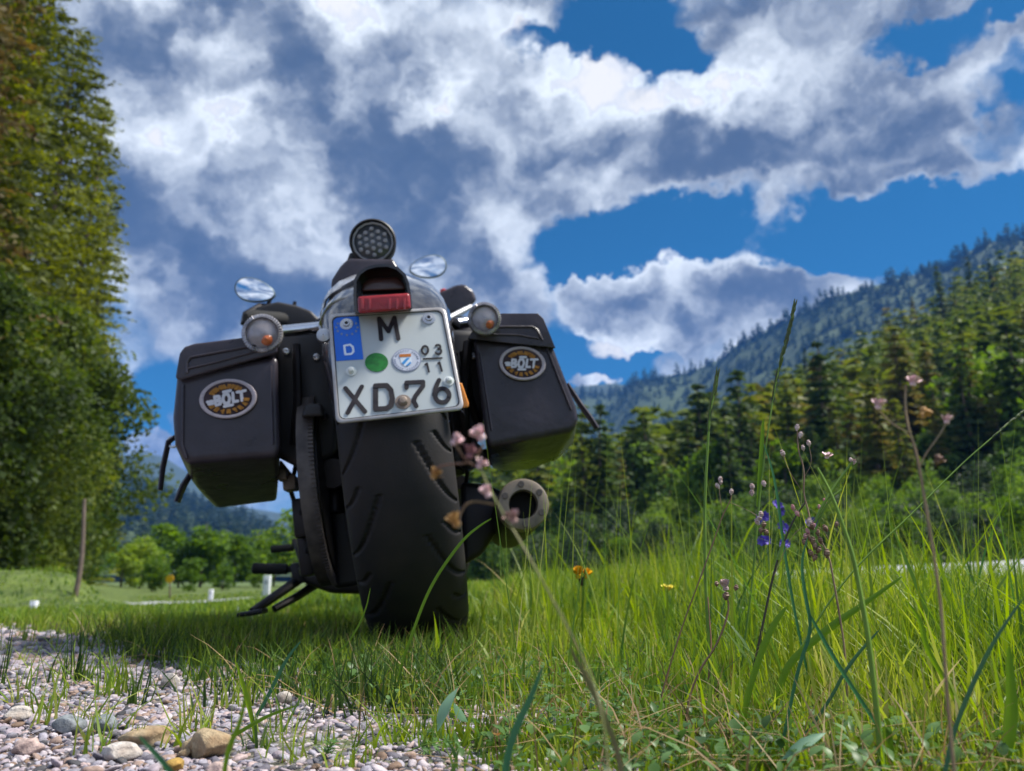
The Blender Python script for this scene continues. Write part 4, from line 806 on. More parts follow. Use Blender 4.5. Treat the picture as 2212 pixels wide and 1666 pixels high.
for (x, y, dark) in ((420, 298, 0), (1470, 225, 0), (480, 900, 1), (1725, 1025, 1), (1140, 1290, 2)):
    rr = 78 if dark == 0 else (55 if dark == 1 else 82); p = PC(x, y, .0006); R = (PC(x + rr, y) - PC(x, y)).length
    mb = MB(); m_ = steel if dark != 2 else mat('rusty_steel', (.26, .21, .18), .6, metal=.5)
    mb.lathe(p, pn, [(0, R * 1.1), (.0008, R * 1.1), (.0012, R * .92), (.0014, R * .6), (.0035, R * .55), (.004, R * .3), (.0025, R * .26), (.0025, .0005)] if dark == 0 else [(0, R * 1.25), (.0008, R * 1.25), (.001, R * .8), (.005, R * .75), (.0075, R * .5), (.008, .0005)], 24, False)
    mb.build('screw', mat('white_cap', (.66, .70, .70), .35) if dark == 1 else m_, plate, 40)
    if dark == 0: mb = MB(); mb.lathe(p, pn, [(.0026, R * .25), (.0028, .0005)], 12, False); mb.build('screw_recess', pblack, plate, None)
mb = MB(); mb.tube([PP(850, 705, -.030), PP(855, 850, -.030)], .014, 8); mb.tube([PP(745, 730, -.016), PP(955, 715, -.016)], .007, 8); mb.tube([PP(850, 720, -.03), L(850, 700, -.12)], .012, 8); mb.build('plate_bracket', bmet, bike)
mb = MB(); mb.lathe(L(700, 726, -.292), (0, -1, 0), [(0, .011), (.006, .010), (.008, .001)], 16, False); mb.build('bolt', steel, bike)
hull('side_reflector', [L(a, b, y) for y in (-.30, -.285) for a, b in ((988, 826), (998, 828), (1013, 872), (1012, 880), (992, 882))], orange, bike, .002)
# exhaust
c = L(1130, 1090, -.20); ax = Vector((.03, 1, -.03)).normalized(); R = LW(57, -.20)
mb = MB(); mb.lathe(c, ax, [(.04, R * .99), (.05, R), (.40, R * 1.02), (.46, R * .7), (.62, R * .45)], 40); ex = mb.build('exhaust', mat('exhaust_black', (.010, .009, .010), .6, noise=(20, (.02, .018, .018), .1), spec=.3), bike, 40)
mb = MB(); mb.lathe(c, ax, [(.030, R * .99), (.004, R * 1.0), (-.004, R * .94), (-.006, R * .80), (-.006, R * .56), (.002, R * .54), (.006, R * .52)], 8 * 6, False)
cap = mb.build('end_cap', tan, ex, 35)
mb = MB(); mb.lathe(c, ax, [(.005, R * .525), (.16, R * .50), (.16, .001)], 32, False); mb.build('outlet', hole, ex, 40)
b1 = ax.orthogonal().normalized(); b2 = ax.cross(b1)
for k in range(6):
    a = k / 6 * 6.283 + .3; q = c + (b1 * math.cos(a) + b2 * math.sin(a)) * R * .76; mb = MB(); mb.lathe(q, ax, [(-.004, R * .13), (-.009, R * .12), (-.009, .0005)], 10, False); mb.build('bolt', mat('dull_bolt', (.13, .11, .10), .6, metal=.5), cap, 30)
mb = MB(); mb.tube([c + ax * .6, (.14, .62, .24), (.12, .75, .26)], [.022, .02, .02], 12); mb.build('exhaust_pipe', bmet, ex)
hull('exhaust_bracket', [L(a, b, y) for y in (.02, .2) for a, b in ((995, 1042), (1050, 1046), (1092, 1066), (1090, 1125), (1040, 1200), (1000, 1222))], bmet, bike, .01)
# footpeg, shift lever, side stand
mb = MB(); a, b = L(545, 1228, .42), L(632, 1230, .42); mb.lathe(a, b - a, [(0, .008), (.003, .0125), (.012, .0125)] + [(.016 + .006 * k, .0115 + .0012 * (k % 2)) for k in range(9)] + [(.075, .012), (.078, .007), ((b - a).length, .007)], 14); mb.build('footpeg', grip, bike)
mb = MB(); a, b = L(586, 1187, .62), L(634, 1183, .62); mb.tube([a, b], .0095, 10); mb.tube([b, b + Vector((.02, -.1, .01)), L(660, 1240, .45)], .006, 8); mb.build('shift_lever', grip, bike)
mb = MB(); mb.box(L(648, 1238, .42), (.03, .05, .045)); mb.tube([L(640, 1236, .42), L(700, 1240, .44)], .014, 8); mb.build('peg_mount', bmet, bike, bevel=.004)
mb = MB(); mb.tube([L(652, 1248, .42), L(600, 1284, .36), L(545, 1322, .30)], [.011, .010, .009], 10); ss = mb.build('side_stand', bmet, bike); mb = MB(); mb.box(L(546, 1324, .30), (.05, .06, .010)); mb.build('foot', bmet, ss, bevel=.003)
mb = MB(); mb.tube([L(694, 1255, .44), L(640, 1290, .40), L(592, 1316, .36)], [.010, .009, .008], 10); mb.build('stand_spring', bmet, bike)
hull('lower_frame', [L(a, b, y) for y in (.38, .62) for a, b in ((640, 1225), (700, 1240), (790, 1250), (790, 1284), (716, 1282), (700, 1272), (660, 1262))], bmet, bike, .01)
# hoses and bolts
for pts in (((640, 1000, .05), (628, 1060, .10), (650, 1130, .16), (668, 1200, .25)), ((985, 760, -.05), (1006, 830, -.02), (990, 930, .02), (1010, 1020, .08), (1000, 1110, .2)), ((1018, 720, .2), (1042, 760, .1), (1030, 850, .05), (1046, 925, .08))):
    mb = MB(); P_ = [L(*q) for q in pts]; mb.tube(P_, .0045, 8); mb.build('hose', bplast, bike)
for (u, v, y) in ((684, 772, -.085), (702, 900, -.085), (655, 990, -.08), (618, 760, -.085), (1022, 770, -.055), (1035, 890, -.055), (652, 1108, .02), (664, 1190, .09)):
    mb = MB(); mb.lathe(L(u, v, y), (0, -1, 0), [(0, .006), (.004, .0058), (.005, .003), (.004, .0005)], 10, False); mb.build('bolt', steel if v < 800 else bmet, bike)
# ------------------------------------------------------------ gravel
def ico(sub, seed):
    bm = bmesh.new(); bmesh.ops.create_icosphere(bm, subdivisions=sub, radius=1.0); r = np.random.default_rng(seed)
    V = np.array([v.co[:] for v in bm.verts]); F = np.array([[v.index for v in f.verts] for f in bm.faces]); bm.free()
    for _ in range(5):                                   # soft facets: planes shave the ball
        n = r.normal(0, 1, 3); n /= np.linalg.norm(n); d = V @ n; c = r.uniform(.55, .85); V = V - np.outer(np.maximum(d - c, 0), n) * .9
    V *= (1 + .14 * np.sin(V @ r.normal(0, 2.2, 3) + r.uniform(0, 6)))[:, None]
    V *= (1 + .06 * np.sin(V @ r.normal(0, 5, 3)))[:, None]; return V, F
def scatter(bases, pos, size, r, squash=.48, tilt=.35):
    Vs, Fs, k = [], [], 0
    for i, (p, s) in enumerate(zip(pos, size)):
        V, F = bases[r.integers(len(bases))]; sc = s * np.array([r.uniform(.8, 1.35), r.uniform(.7, 1.0), squash * r.uniform(.6, 1.4)])
        R = np.array(Euler((r.normal(0, tilt), r.normal(0, tilt), r.uniform(0, 6.28))).to_matrix()); Vs.append((V * sc) @ R.T + p); Fs.append(F + k); k += len(V)
    return np.concatenate(Vs), np.concatenate(Fs)
pm = bpy.data.materials.new('pebble'); pm.use_nodes = True; t = pm.node_tree; b = t.nodes['Principled BSDF']; b.inputs['Roughness'].default_value = .75
ge = t.nodes.new('ShaderNodeNewGeometry')
pc = ramp(t, ge.outputs['Random Per Island'], [(0, (.06, .06, .07)), (1, (.40, .34, .35)), (.08, (.13, .12, .15)), (.18, (.23, .22, .26)), (.32, (.38, .32, .36)), (.46, (.34, .24, .20)), (.56, (.48, .37, .36)), (.64, (.20, .13, .09)), (.70, (.36, .34, .40)), (.85, (.50, .44, .47))], 'CONSTANT')
def stone_detail(t, b, col, sc=90, str_=.5, dist=.002):
    g2 = t.nodes.new('ShaderNodeNewGeometry'); nn = t.nodes.new('ShaderNodeTexNoise'); nn.inputs['Scale'].default_value = sc; nn.inputs['Detail'].default_value = 7; nn.inputs['Roughness'].default_value = .65; t.links.new(g2.outputs['Position'], nn.inputs['Vector'])
    mr = t.nodes.new('ShaderNodeMapRange'); mr.inputs[1].default_value = .3; mr.inputs[2].default_value = .72; mr.inputs[3].default_value = .55; mr.inputs[4].default_value = 1.2; t.links.new(nn.outputs[0], mr.inputs[0])
    vm = t.nodes.new('ShaderNodeVectorMath'); vm.operation = 'SCALE'; t.links.new(col, vm.inputs[0]); t.links.new(mr.outputs[0], vm.inputs['Scale']); t.links.new(vm.outputs[0], b.inputs['Base Color'])
    bn = t.nodes.new('ShaderNodeBump'); bn.inputs['Strength'].default_value = str_; bn.inputs['Distance'].default_value = dist; t.links.new(nn.outputs[0], bn.inputs['Height']); t.links.new(bn.outputs[0], b.inputs['Normal'])
stone_detail(t, b, pc, 260)
fine = [ico(2, 300 + i) for i in range(10)]; coarse = [ico(1, 330 + i) for i in range(6)]
def place(n, y0, y1, smin, smax, keep, zoff=.30, r=rng):
    y = y0 * (y1 / y0) ** r.uniform(0, 1, n * 3); x = r.uniform(-.76, .76, n * 3) * y * 1.0 - .02; ge_ = grassiness(x, y); ok = r.uniform(0, 1, n * 3) < keep(x, y, ge_); x, y = x[ok][:n], y[ok][:n]
    s = smin * (smax / smin) ** (r.uniform(0, 1, len(x)) ** 2.2); z = zg(x, y) + s * .5 * r.uniform(-.2, 1.0, len(x)) * zoff * 2; return np.stack([x, y, z], 1), s
p1, s1 = place(7500, .40, .78, .0018, .0062, lambda x, y, g: np.clip(1 - g * 1.15, .04, 1) * sstep(.62, .4, x - gravel_edge(y)))
p3, s3 = place(13000, .70, 1.6, .0022, .0066, lambda x, y, g: np.clip(1 - g * 1.15, .04, 1) * sstep(.62, .4, x - gravel_edge(y)))
p0, s0 = place(13000, .40, 1.1, .0010, .0030, lambda x, y, g: np.clip(1 - g * 1.0, .08, 1) * sstep(.7, .3, x - gravel_edge(y)))
p2, s2 = place(24000, 1.0, 6.5, .0045, .014, lambda x, y, g: np.clip(1 - g * 1.2, .05, 1) * sstep(1.2, .4, x - gravel_edge(np.minimum(y, 2.2))))
V, F = scatter(fine, p1, s1, rng); setp(link('gravel', npmesh('gravel', V, F), pm, smooth=True), 'loose pale grey, pink and tan gravel on the left foreground', 'gravel', kind='stuff')
V, F = scatter(coarse, p0, s0, rng); setp(link('gravel_chips', npmesh('gravel_chips', V, F), pm), 'fine stone chips and grit between the pebbles', 'gravel', kind='stuff')
V, F = scatter(coarse, np.concatenate([p2, p3]), np.concatenate([s2, s3]), rng); setp(link('gravel', npmesh('gravel', V, F), pm, smooth=True), 'pale gravel further back on the left, thinning out between the grass', 'gravel', kind='stuff')
def stonemat(name, c1, c2):
    m = bpy.data.materials.new(name); m.use_nodes = True; t = m.node_tree; b = t.nodes['Principled BSDF']; b.inputs['Roughness'].default_value = .85; g2 = t.nodes.new('ShaderNodeTexCoord')
    n = t.nodes.new('ShaderNodeTexNoise'); n.inputs['Scale'].default_value = 70; n.inputs['Detail'].default_value = 8; t.links.new(g2.outputs['Object'], n.inputs['Vector']); stone_detail(t, b, ramp(t, n.outputs[0], [(.35, c1), (.65, c2)]), 180, .8, .003); return m
tanst, greyst, whitest, yelst = stonemat('tan_stone', (.48, .38, .24), (.30, .20, .11)), stonemat('slate_stone', (.16, .19, .21), (.26, .28, .30)), stonemat('white_stone', (.60, .57, .54), (.45, .38, .33)), stonemat('yellow_stone', (.50, .33, .08), (.42, .25, .06))
pinkst = stonemat('pink_stone', (.55, .42, .38), (.45, .33, .30))
bigs = [(368, 1478, 20, .95, whitest, 'round off-white stone half hidden by grass at the far edge of the gravel'), (418, 1608, 26, .75, tanst, 'tan stone, left half of the rough lump beside the grass tuft'), (452, 1606, 42, .8, tanst, 'largest rough tan stone in the gravel below the left saddlebag'), (315, 1588, 48, .50, tanst, 'long rounded pink and tan stone left of the rough tan stone'), (470, 1660, 26, .7, pinkst, 'smooth pale pink pebble at the bottom edge of the photo'),
 (378, 1645, 20, .7, yelst, 'mustard yellow pebble at the bottom edge beside the pink one'), (145, 1568, 32, .65, greyst, 'blue grey angular slate stone in the left gravel'), (225, 1568, 26, .8, greyst, 'dark purple grey stone with a pointed top beside the slate stone'), (560, 1550, 12, .9, whitest, 'small white round pebble below the grass clump'), (612, 1508, 16, .9, whitest, 'white stone in the grass below the left saddlebag'),
 (40, 1545, 26, .6, whitest, 'flat white stone at the left edge of the photo'), (60, 1612, 30, .6, pinkst, 'flesh coloured stone near the left edge of the gravel'), (260, 1620, 40, .45, whitest, 'broad flat white stone in front of the long tan stone'), (400, 1618, 12, .8, tanst, 'small brown wedge of stone touching the largest rough stone')]
for i, (u, v, rp, sq, m_, lab) in enumerate(bigs):
    p = PZ(u, v + rp * sq * .4, .004); d = p.y; rr = rp / FPX * d; bm = bmesh.new(); bmesh.ops.create_icosphere(bm, subdivisions=4, radius=1.0); r = np.random.default_rng(900 + i)
    A = np.array([q.co[:] for q in bm.verts])
    for _ in range(6): n = r.normal(0, 1, 3); n /= np.linalg.norm(n); dd = A @ n; A = A - np.outer(np.maximum(dd - r.uniform(.6, .9), 0), n) * .85
    A *= (1 + .10 * np.sin(A @ r.normal(0, 2.2, 3)))[:, None]; A *= (1 + .05 * (fbm(A[:, 0] * 4 + 9, A[:, 1] * 4 + A[:, 2] * 3 + 9, 4, i) - .5))[:, None]
    for q, a in zip(bm.verts, A): q.co = a * rr * np.array([1.0, .8, sq])
    me = bpy.data.meshes.new('stone'); bm.to_mesh(me); bm.free(); o = link('stone', me, m_, None, True); o.location = (p.x, p.y, float(zg(p.x, p.y)) + rr * sq * .45 + .002); o.rotation_euler = (0, 0, r.uniform(-.4, .4)); setp(o, lab, 'stone', 'larger stones in the gravel')

# ------------------------------------------------------------ grass
GR = [(0.0, (.015, .05, .025)), (1.0, (.42, .36, .20)), (.16, (.045, .12, .035)), (.38, (.12, .21, .032)), (.62, (.20, .29, .035)), (.86, (.31, .36, .08))]
grassm = leafmat('grass_blade', GR, .45, 5.0, .2, .45)
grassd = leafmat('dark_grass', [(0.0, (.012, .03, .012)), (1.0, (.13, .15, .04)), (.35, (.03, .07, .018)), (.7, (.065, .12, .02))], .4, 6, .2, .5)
def blades(x, y, h, w, r, lean=.45, seg=4, base=None, dirn=None):
    n = len(x); a = r.uniform(0, 2 * math.pi, n) if dirn is None else dirn + r.normal(0, .6, n); ln = np.abs(r.normal(0, lean, n)) + .05; face = r.uniform(0, math.pi, n); bend = r.uniform(.6, 2.4, n)
    z0 = zg(x, y) - .003 if base is None else base; rows = []
    for k in range(seg + 1):
        q = k / seg; off = h * ln * q ** bend * 1.0; zz = z0 + h * q * np.sqrt(np.clip(1 - (ln * .55 * q) ** 2, .2, 1)); ww = w * (1 - q ** 1.6) * .5 + .00008 + w * .05 * (1 - q)
        cx, cy = x + np.cos(a) * off, y + np.sin(a) * off; fx, fy = np.cos(face) * ww, np.sin(face) * ww
        rows.append(np.stack([np.stack([cx - fx, cy - fy, zz], 1), np.stack([cx + fx, cy + fy, zz + ww * .4], 1)], 1))
    V = np.stack(rows, 1).reshape(n, -1, 3); K = 2 * (seg + 1); b0 = np.arange(n)[:, None, None] * K
    F = np.array([[2 * k, 2 * k + 1, 2 * k + 3, 2 * k + 2] for k in range(seg)])[None] + b0; return V.reshape(-1, 3), F.reshape(-1, 4)
def gheight(x, y):
    right = sstep(-.02, .40, x - .10 * y + .02); left = sstep(1.9, 4.5, y) * .7
    h = .035 + .085 * np.maximum(right * sstep(.45, .8, y) , left) + .05 * right * sstep(.9, 2.2, y) - .020 * sstep(.9, .5, y) * sstep(.5, .1, x)
    wide = sstep(.20, .34, x / y); back = sstep(-.12, .12, x) * sstep(1.4, 2.0, y) * .085 + .02 * sstep(.9, 1.2, y); h = h + back; h = h * (1 - .36 * wide * sstep(1.1, 1.8, y)) * (1 - .55 * sstep(-.12, -.35, x / y) * sstep(1.3, 2.5, y))
    return h * (.75 + .6 * fbm(x * 3, y * 3, 2, 31))
def sample(n, y0, y1, xm=.80):
    y = y0 * (y1 / y0) ** rng.uniform(0, 1, n); x = rng.uniform(-xm, xm, n) * y; ok = rng.uniform(0, 1, n) < grassiness(x, y) ** 1.3; return x[ok], y[ok]
def merge(parts):
    Vs, Fs, k = [], [], 0
    for V, F in parts: Vs.append(V); Fs.append(F + k); k += len(V)
    return np.concatenate(Vs), np.concatenate(Fs)
x, y = sample(43000, .46, 2.3); h = gheight(x, y) * rng.uniform(.45, 1.25, len(x)); parts = [blades(x, y, h, rng.uniform(.0012, .0034, len(x)) * (.8 + .3 * y), rng, .42)]
x, y = sample(2600, .50, 2.2); k_ = x > -.1; x, y = x[k_], y[k_]; parts.append(blades(x, y, gheight(x, y) * rng.uniform(.9, 1.9, len(x)), rng.uniform(.0035, .0062, len(x)), rng, .5, 6))
n = 400; y = .7 * (6 / .7) ** rng.uniform(0, 1, n); x = rng.uniform(-.02, .8, n) * y; parts.append(blades(x, y, rng.uniform(.15, .27, n) * (1 + .12 * y), rng.uniform(.0012, .0026, n) * (.7 + .4 * y), rng, .22, 7))
n = 1500; y = .5 * (4 / .5) ** rng.uniform(0, 1, n); x = -rng.uniform(.0, .78, n) * y; cl = rng.integers(0, 160, n); y = .55 * (3.4 / .55) ** (rng.uniform(0, 1, 160)[cl]) * (1 + rng.normal(0, .006, n)); x = -(rng.uniform(.08, .72, 160)[cl]) * y + rng.normal(0, .008, n); parts.append(blades(x, y, rng.uniform(.015, .05, n) * (.7 + .4 * y), rng.uniform(.0008, .0022, n) * (.8 + .3 * y), rng, .7, 4))
V, F = merge(parts); setp(link('grass', npmesh('grass', V, F), grassm, smooth=True), 'bright green meadow grass in the foreground, right of and around the rear tyre', 'grass', kind='stuff')
x, y = sample(60000, 2.2, 24, .85); h = (gheight(x, y) * .85 + .01 * sstep(2, 10, y)) * rng.uniform(.5, 1.3, len(x))
h = h * np.where((x / y > .16) & (y > 4.5), .38, 1.0); onroad = ((y > 12.2 + .03 * np.abs(x)) & (y < 16.6)) | ((np.abs(y - 6.9) < .28) & (x < -3.0)); k_ = ~onroad & ~((x / y > .17) & (rng.uniform(0, 1, len(x)) < .45)) & ~((x / y < -.33) & (y > 11.5) & (y < 16) & (rng.uniform(0, 1, len(x)) < .8)); x, y, h = x[k_], y[k_], h[k_]
V, F = blades(x, y, h, rng.uniform(.003, .006, len(x)) * (.6 + .35 * y), rng, .35, 3); setp(link('grass', npmesh('grass', V, F), grassm, smooth=True), 'blurred green meadow between the motorcycle and the road', 'grass', kind='stuff')
# tangle left of the wheel, the bike's shadow put into its darker green, and dry straw low on the ground
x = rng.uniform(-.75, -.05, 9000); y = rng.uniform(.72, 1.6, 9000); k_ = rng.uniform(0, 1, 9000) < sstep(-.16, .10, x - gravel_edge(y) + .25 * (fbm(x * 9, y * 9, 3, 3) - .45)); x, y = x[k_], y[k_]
V, F = blades(x, y, rng.uniform(.02, .075, len(x)) * (.5 + .7 * fbm(x * 8, y * 8, 2, 77)), rng.uniform(.001, .0026, len(x)), rng, .6); setp(link('grass', npmesh('grass', V, F), grassd, smooth=True), 'short grass in a darker colour for the shade on the left of the rear tyre', 'grass', kind='stuff')
straw = leafmat('straw', [(0.0, (.10, .06, .03)), (1.0, (.45, .36, .20)), (.5, (.28, .19, .09))], .2, 8, .2)
x, y = sample(4500, .47, 2.0); V, F = blades(x, y, rng.uniform(.02, .07, len(x)), rng.uniform(.0007, .0018, len(x)), rng, 1.5); setp(link('dry_grass', npmesh('dry_grass', V, F), straw, smooth=True), 'thin dry straw lying between the green blades', 'straw', kind='stuff')
# low leafy ground cover
def leafshape(n, C, D, U, L_, W_, r):
    """ovate leaf of six points folded along its midrib: centre base C, direction D, up U"""
    S = np.cross(D, U); S /= np.linalg.norm(S, axis=1)[:, None] + 1e-9; L_ = np.asarray(L_)[:, None]; W_ = np.asarray(W_)[:, None]; rows = []
    for q, w, dz in ((0, .06, 0), (.25, .75, .05), (.5, 1., .06), (.78, .62, .02), (1., .02, -.06)): rows += [C + D * L_ * q - S * W_ * w * .5 + U * L_ * (dz + .05 * w), C + D * L_ * q + U * L_ * dz, C + D * L_ * q + S * W_ * w * .5 + U * L_ * (dz + .05 * w)]
    V = np.stack(rows, 1).reshape(-1, 3); b0 = np.arange(n)[:, None, None] * 15; F = np.array([[3 * k + j, 3 * k + j + 1, 3 * k + j + 4, 3 * k + j + 3] for k in range(4) for j in range(2)])[None] + b0; return V, F.reshape(-1, 4)
x, y = sample(14000, .46, 1.6); k_ = (x > -.28); x, y = x[k_], y[k_]; n = len(x); a = rng.uniform(0, 6.28, n); el = rng.uniform(-.1, .9, n); D = np.stack([np.cos(a) * np.cos(el), np.sin(a) * np.cos(el), np.sin(el)], 1); U = np.stack([-np.cos(a) * np.sin(el), -np.sin(a) * np.sin(el), np.cos(el)], 1)
C = np.stack([x, y, zg(x, y) + rng.uniform(.001, .026, n)], 1); s = rng.uniform(.005, .013, n); V, F = leafshape(n, C, D, U, s, s * rng.uniform(.35, .8, n), rng)
coverm = leafmat('ground_leaf', [(0.0, (.03, .05, .02)), (1.0, (.32, .20, .07)), (.3, (.05, .11, .03)), (.6, (.10, .19, .05)), (.85, (.16, .27, .11)), (.95, (.26, .12, .05))], .35, 9, .2, .4)
setp(link('ground_leaves', npmesh('ground_leaves', V, F), coverm, smooth=True), 'low leafy weeds covering the soil between the grass blades', 'ground cover', kind='stuff')

# ------------------------------------------------------------ single plants
gm1 = mat('stem_green', (.16, .27, .03), .5, noise=(40, (.10, .19, .02), .1)); gm2 = mat('stem_dark', (.035, .03, .022), .6, noise=(60, (.07, .06, .03), .1)); gm3 = mat('stem_red', (.24, .11, .09), .6, noise=(50, (.16, .12, .05), .1)); gm4 = mat('stem_bluegreen', (.035, .11, .055), .5, noise=(40, (.05, .15, .04), .1)); gm5 = mat('stem_tan', (.30, .22, .13), .6, noise=(60, (.2, .12, .08), .1))
pinkm = mat('pink_petal', (.74, .50, .55), .6, noise=(300, (.70, .52, .52), .1)); browns = mat('brown_bract', (.14, .07, .05), .6, noise=(300, (.30, .20, .15), .1)); palem = mat('pale_bract', (.62, .50, .50), .6, noise=(400, (.30, .17, .15), .1)); purp = mat('purple_petal', (.09, .06, .42), .6, noise=(120, (.16, .10, .48), .1)); yelm = mat('yellow_petal', (.85, .52, .01), .55, noise=(90, (.75, .40, .01), .1)); amberm = mat('withered_bract', (.40, .20, .06), .6, noise=(120, (.5, .32, .12), .1))
leafbl = leafmat('blade_green', [(0, (.09, .19, .02)), (1, (.17, .30, .03))], .45, 20, .2, .4); leafteal = leafmat('blade_teal', [(0, (.03, .11, .06)), (1, (.08, .20, .10))], .4, 20, .2, .4); leafpale = leafmat('blade_pale', [(0, (.16, .30, .20)), (1, (.26, .42, .28))], .3, 20, .2, .5)
def px3(pts, Y): return [P(q[0], q[1], q[2] if len(q) > 2 else Y) for q in pts]
def smoothpath(p, it=2):
    for _ in range(it):
        q = [p[0]]
        for a, b in zip(p[:-1], p[1:]): q += [a.lerp(b, .25), a.lerp(b, .75)]
        p = q + [p[-1]]
    return p
def toground(pts):
    p, q = pts[-1], pts[-2]; g0 = float(zg(p.x, p.y))
    if p.z > g0 + .002: d = (p - q); t_ = .9; pts = pts + [Vector((p.x + d.x * .4, p.y + d.y * .4, (p.z + g0) / 2)), Vector((p.x + d.x * .6, p.y + d.y * .6, g0 - .004))]
    return pts
def base_empty(name, pts, label, cat, group=None): e = empty(name, pts[-1]); setp(e, label, cat, group); return e
def attach(o, e): o.parent = e; o.matrix_parent_inverse = Matrix.Translation(-Vector(e.location)); return o
def stem(e, pts, r0, r1, m, name='stem'):
    pts = smoothpath(pts); n = len(pts); mb = MB(); mb.tube(pts, [r1 + (r0 - r1) * i / (n - 1) for i in range(n)], 6); return attach(mb.build(name, m, None, 60), e)
def ribbon(e, pts, w, m, name='leaf', tip=True):
    pts = smoothpath(pts); n = len(pts); V = []; F = []
    for i, p in enumerate(pts):
        t_ = (pts[min(i + 1, n - 1)] - pts[max(i - 1, 0)]).normalized(); s = t_.cross(Vector((.25, 1, .1))).normalized(); q = i / (n - 1); ww = w * .5 * (min(1, q * 3.2) ** .7 if tip else 1) * (1 - .25 * q) + .00005; nn = s.cross(t_)
        V += [p - s * ww + nn * ww * .35, p, p + s * ww + nn * ww * .35]
    for i in range(n - 1): F += [(3 * i, 3 * i + 1, 3 * i + 4, 3 * i + 3), (3 * i + 1, 3 * i + 2, 3 * i + 5, 3 * i + 4)]
    o = link(name, npmesh(name, V, F), m, None, True); return attach(o, e) if e else o
def bead(mb, c, d, L_, w, rings=4, n=7):
    d = Vector(d).normalized(); prof = [(-L_ / 2, w * .12)]
    for k in range(rings): q = (k + .5) / rings; prof += [(-L_ / 2 + L_ * (q - .25 / rings), w * .5 * math.sin(math.pi * min(.93, q * .85 + .12))), (-L_ / 2 + L_ * (q + .3 / rings), w * .42 * math.sin(math.pi * min(.93, q * .85 + .12)))]
    prof += [(L_ / 2, w * .08)]; mb.lathe(c, d, prof, n)
def beads(e, lst, Y, m, Lp, wp, name='spikelet', down=True):
    for q in lst:
        Yq = q[2] if len(q) > 2 else Y; k = q[3] if len(q) > 3 else 1; c = P(q[0], q[1], Yq); u_ = Yq / FPX; mb = MB(); bead(mb, c, (random.uniform(-.5, .5), random.uniform(-.3, .3), -1), Lp * u_ * k, wp * u_ * k); attach(mb.build(name, m, None, 50), e)
def petals(e, c, R, m, n=9, name='flower', up=(0, -.4, 1), cup=.5):
    up = Vector(up).normalized(); a = up.orthogonal().normalized(); b_ = up.cross(a); mb = MB(); rr = random.Random(int(abs(c.x) * 1e4))
    for k in range(n):
        an = k / n * 6.283 + rr.uniform(-.2, .2); d = (a * math.cos(an) + b_ * math.sin(an)) * (1 - cup * rr.uniform(.3, 1)) + up * cup * rr.uniform(.5, 1.2); d.normalize(); s = d.cross(up).normalized() * R * .28; nn = s.cross(d).normalized() * R * .05
        mb.add([c, c + d * R * .45 - s, c + d * R * .5 + nn, c + d * R * .45 + s, c + d * R * .95 - s * .7, c + d * R * 1.05 + nn, c + d * R * .95 + s * .7], [(0, 1, 2), (0, 2, 3), (1, 4, 5, 2), (2, 5, 6, 3)])
    mb.lathe(c - up * R * .12, up, [(-R * .1, R * .1), (0, R * .3), (R * .25, R * .32), (R * .35, R * .1)], 8); return attach(mb.build(name, m, None, 50), e)

# tall seeding grass stalks
def seedgrass(pts, Y, label, w, head, m=gm1, sp=.010):
    p = toground(px3(pts, Y)); e = base_empty('grass_stalk', p, label, 'grass stalk', 'tall seeding grass stalks'); stem(e, p, w, w * .45, m); hp = smoothpath(px3(pts[:head], Y)); mb = MB(); n = len(hp)
    for i in range(n - 1):
        for k in range(4):
            c = hp[i].lerp(hp[i + 1], k / 4); t_ = (hp[i] - hp[i + 1]).normalized(); sd_ = Vector((random.choice((-1, 1)), random.uniform(-1, 1), 0)) * .22; q = (i + .5) / n; mb.tube([c, c + (t_ + sd_).normalized() * sp * .5, c + (t_ + sd_ * .7).normalized() * sp], [.0004, .0010 * math.sin(math.pi * min(.97, q + .12)) + .0003, .0001], 5)
    attach(mb.build('seed_head', mat('seed_green', (.09, .13, .03), .6, noise=(90, (.05, .06, .03), .1)), None, 50), e); return e
sA = seedgrass([(1716, 662), (1706, 710), (1692, 760), (1678, 815), (1668, 875), (1656, 950), (1647, 1020), (1640, 1080), (1632, 1180), (1622, 1290), (1608, 1390), (1596, 1492)], .78, 'tallest green grass stalk with a dark pointed seed head rising past the far ridge', .0013, 5)
ribbon(sA, px3([(1649, 905), (1646, 960), (1640, 1040), (1638, 1095)], .78), .0045, leafbl); ribbon(sA, px3([(1650, 960), (1668, 1010), (1682, 1085), (1690, 1160), (1706, 1260), (1720, 1340), (1742, 1440), (1752, 1500)], .74), .0028, leafteal)
sB = seedgrass([(1549, 812), (1543, 850), (1534, 885), (1530, 940), (1526, 1010), (1522, 1100), (1523, 1180), (1524, 1250)], .74, 'second tall bright green stalk left of the tallest one, with a small spike', .0019, 4)
stem(sB, px3([(1524, 1250), (1530, 1330), (1536, 1390), (1530, 1500)], .74), .0013, .0015, gm3)
sC = seedgrass([(2235, 872), (2190, 905), (2140, 948), (2080, 1000), (2020, 1060), (1960, 1120), (1900, 1175), (1850, 1225), (1805, 1280), (1760, 1350), (1700, 1450), (1665, 1510)], .70, 'long thin grass stalk arching diagonally to the right edge of the photo', .0011, 3, m=gm1, sp=.006)
sD = empty('wild_weed', P(2050, 1500, .36)); pts = px3([(1957, 832), (1955, 880), (1962, 925), (1976, 965), (1986, 1010), (1996, 1070), (2006, 1130), (2022, 1230), (2035, 1330), (2040, 1420), (2050, 1560)], .36); p = toground(pts); sD.location = p[-1]; setp(sD, 'blurred brownish weed stem close to the lens at the right with pale pink flowers', 'weed stem', 'flowering weeds in front of the lens')
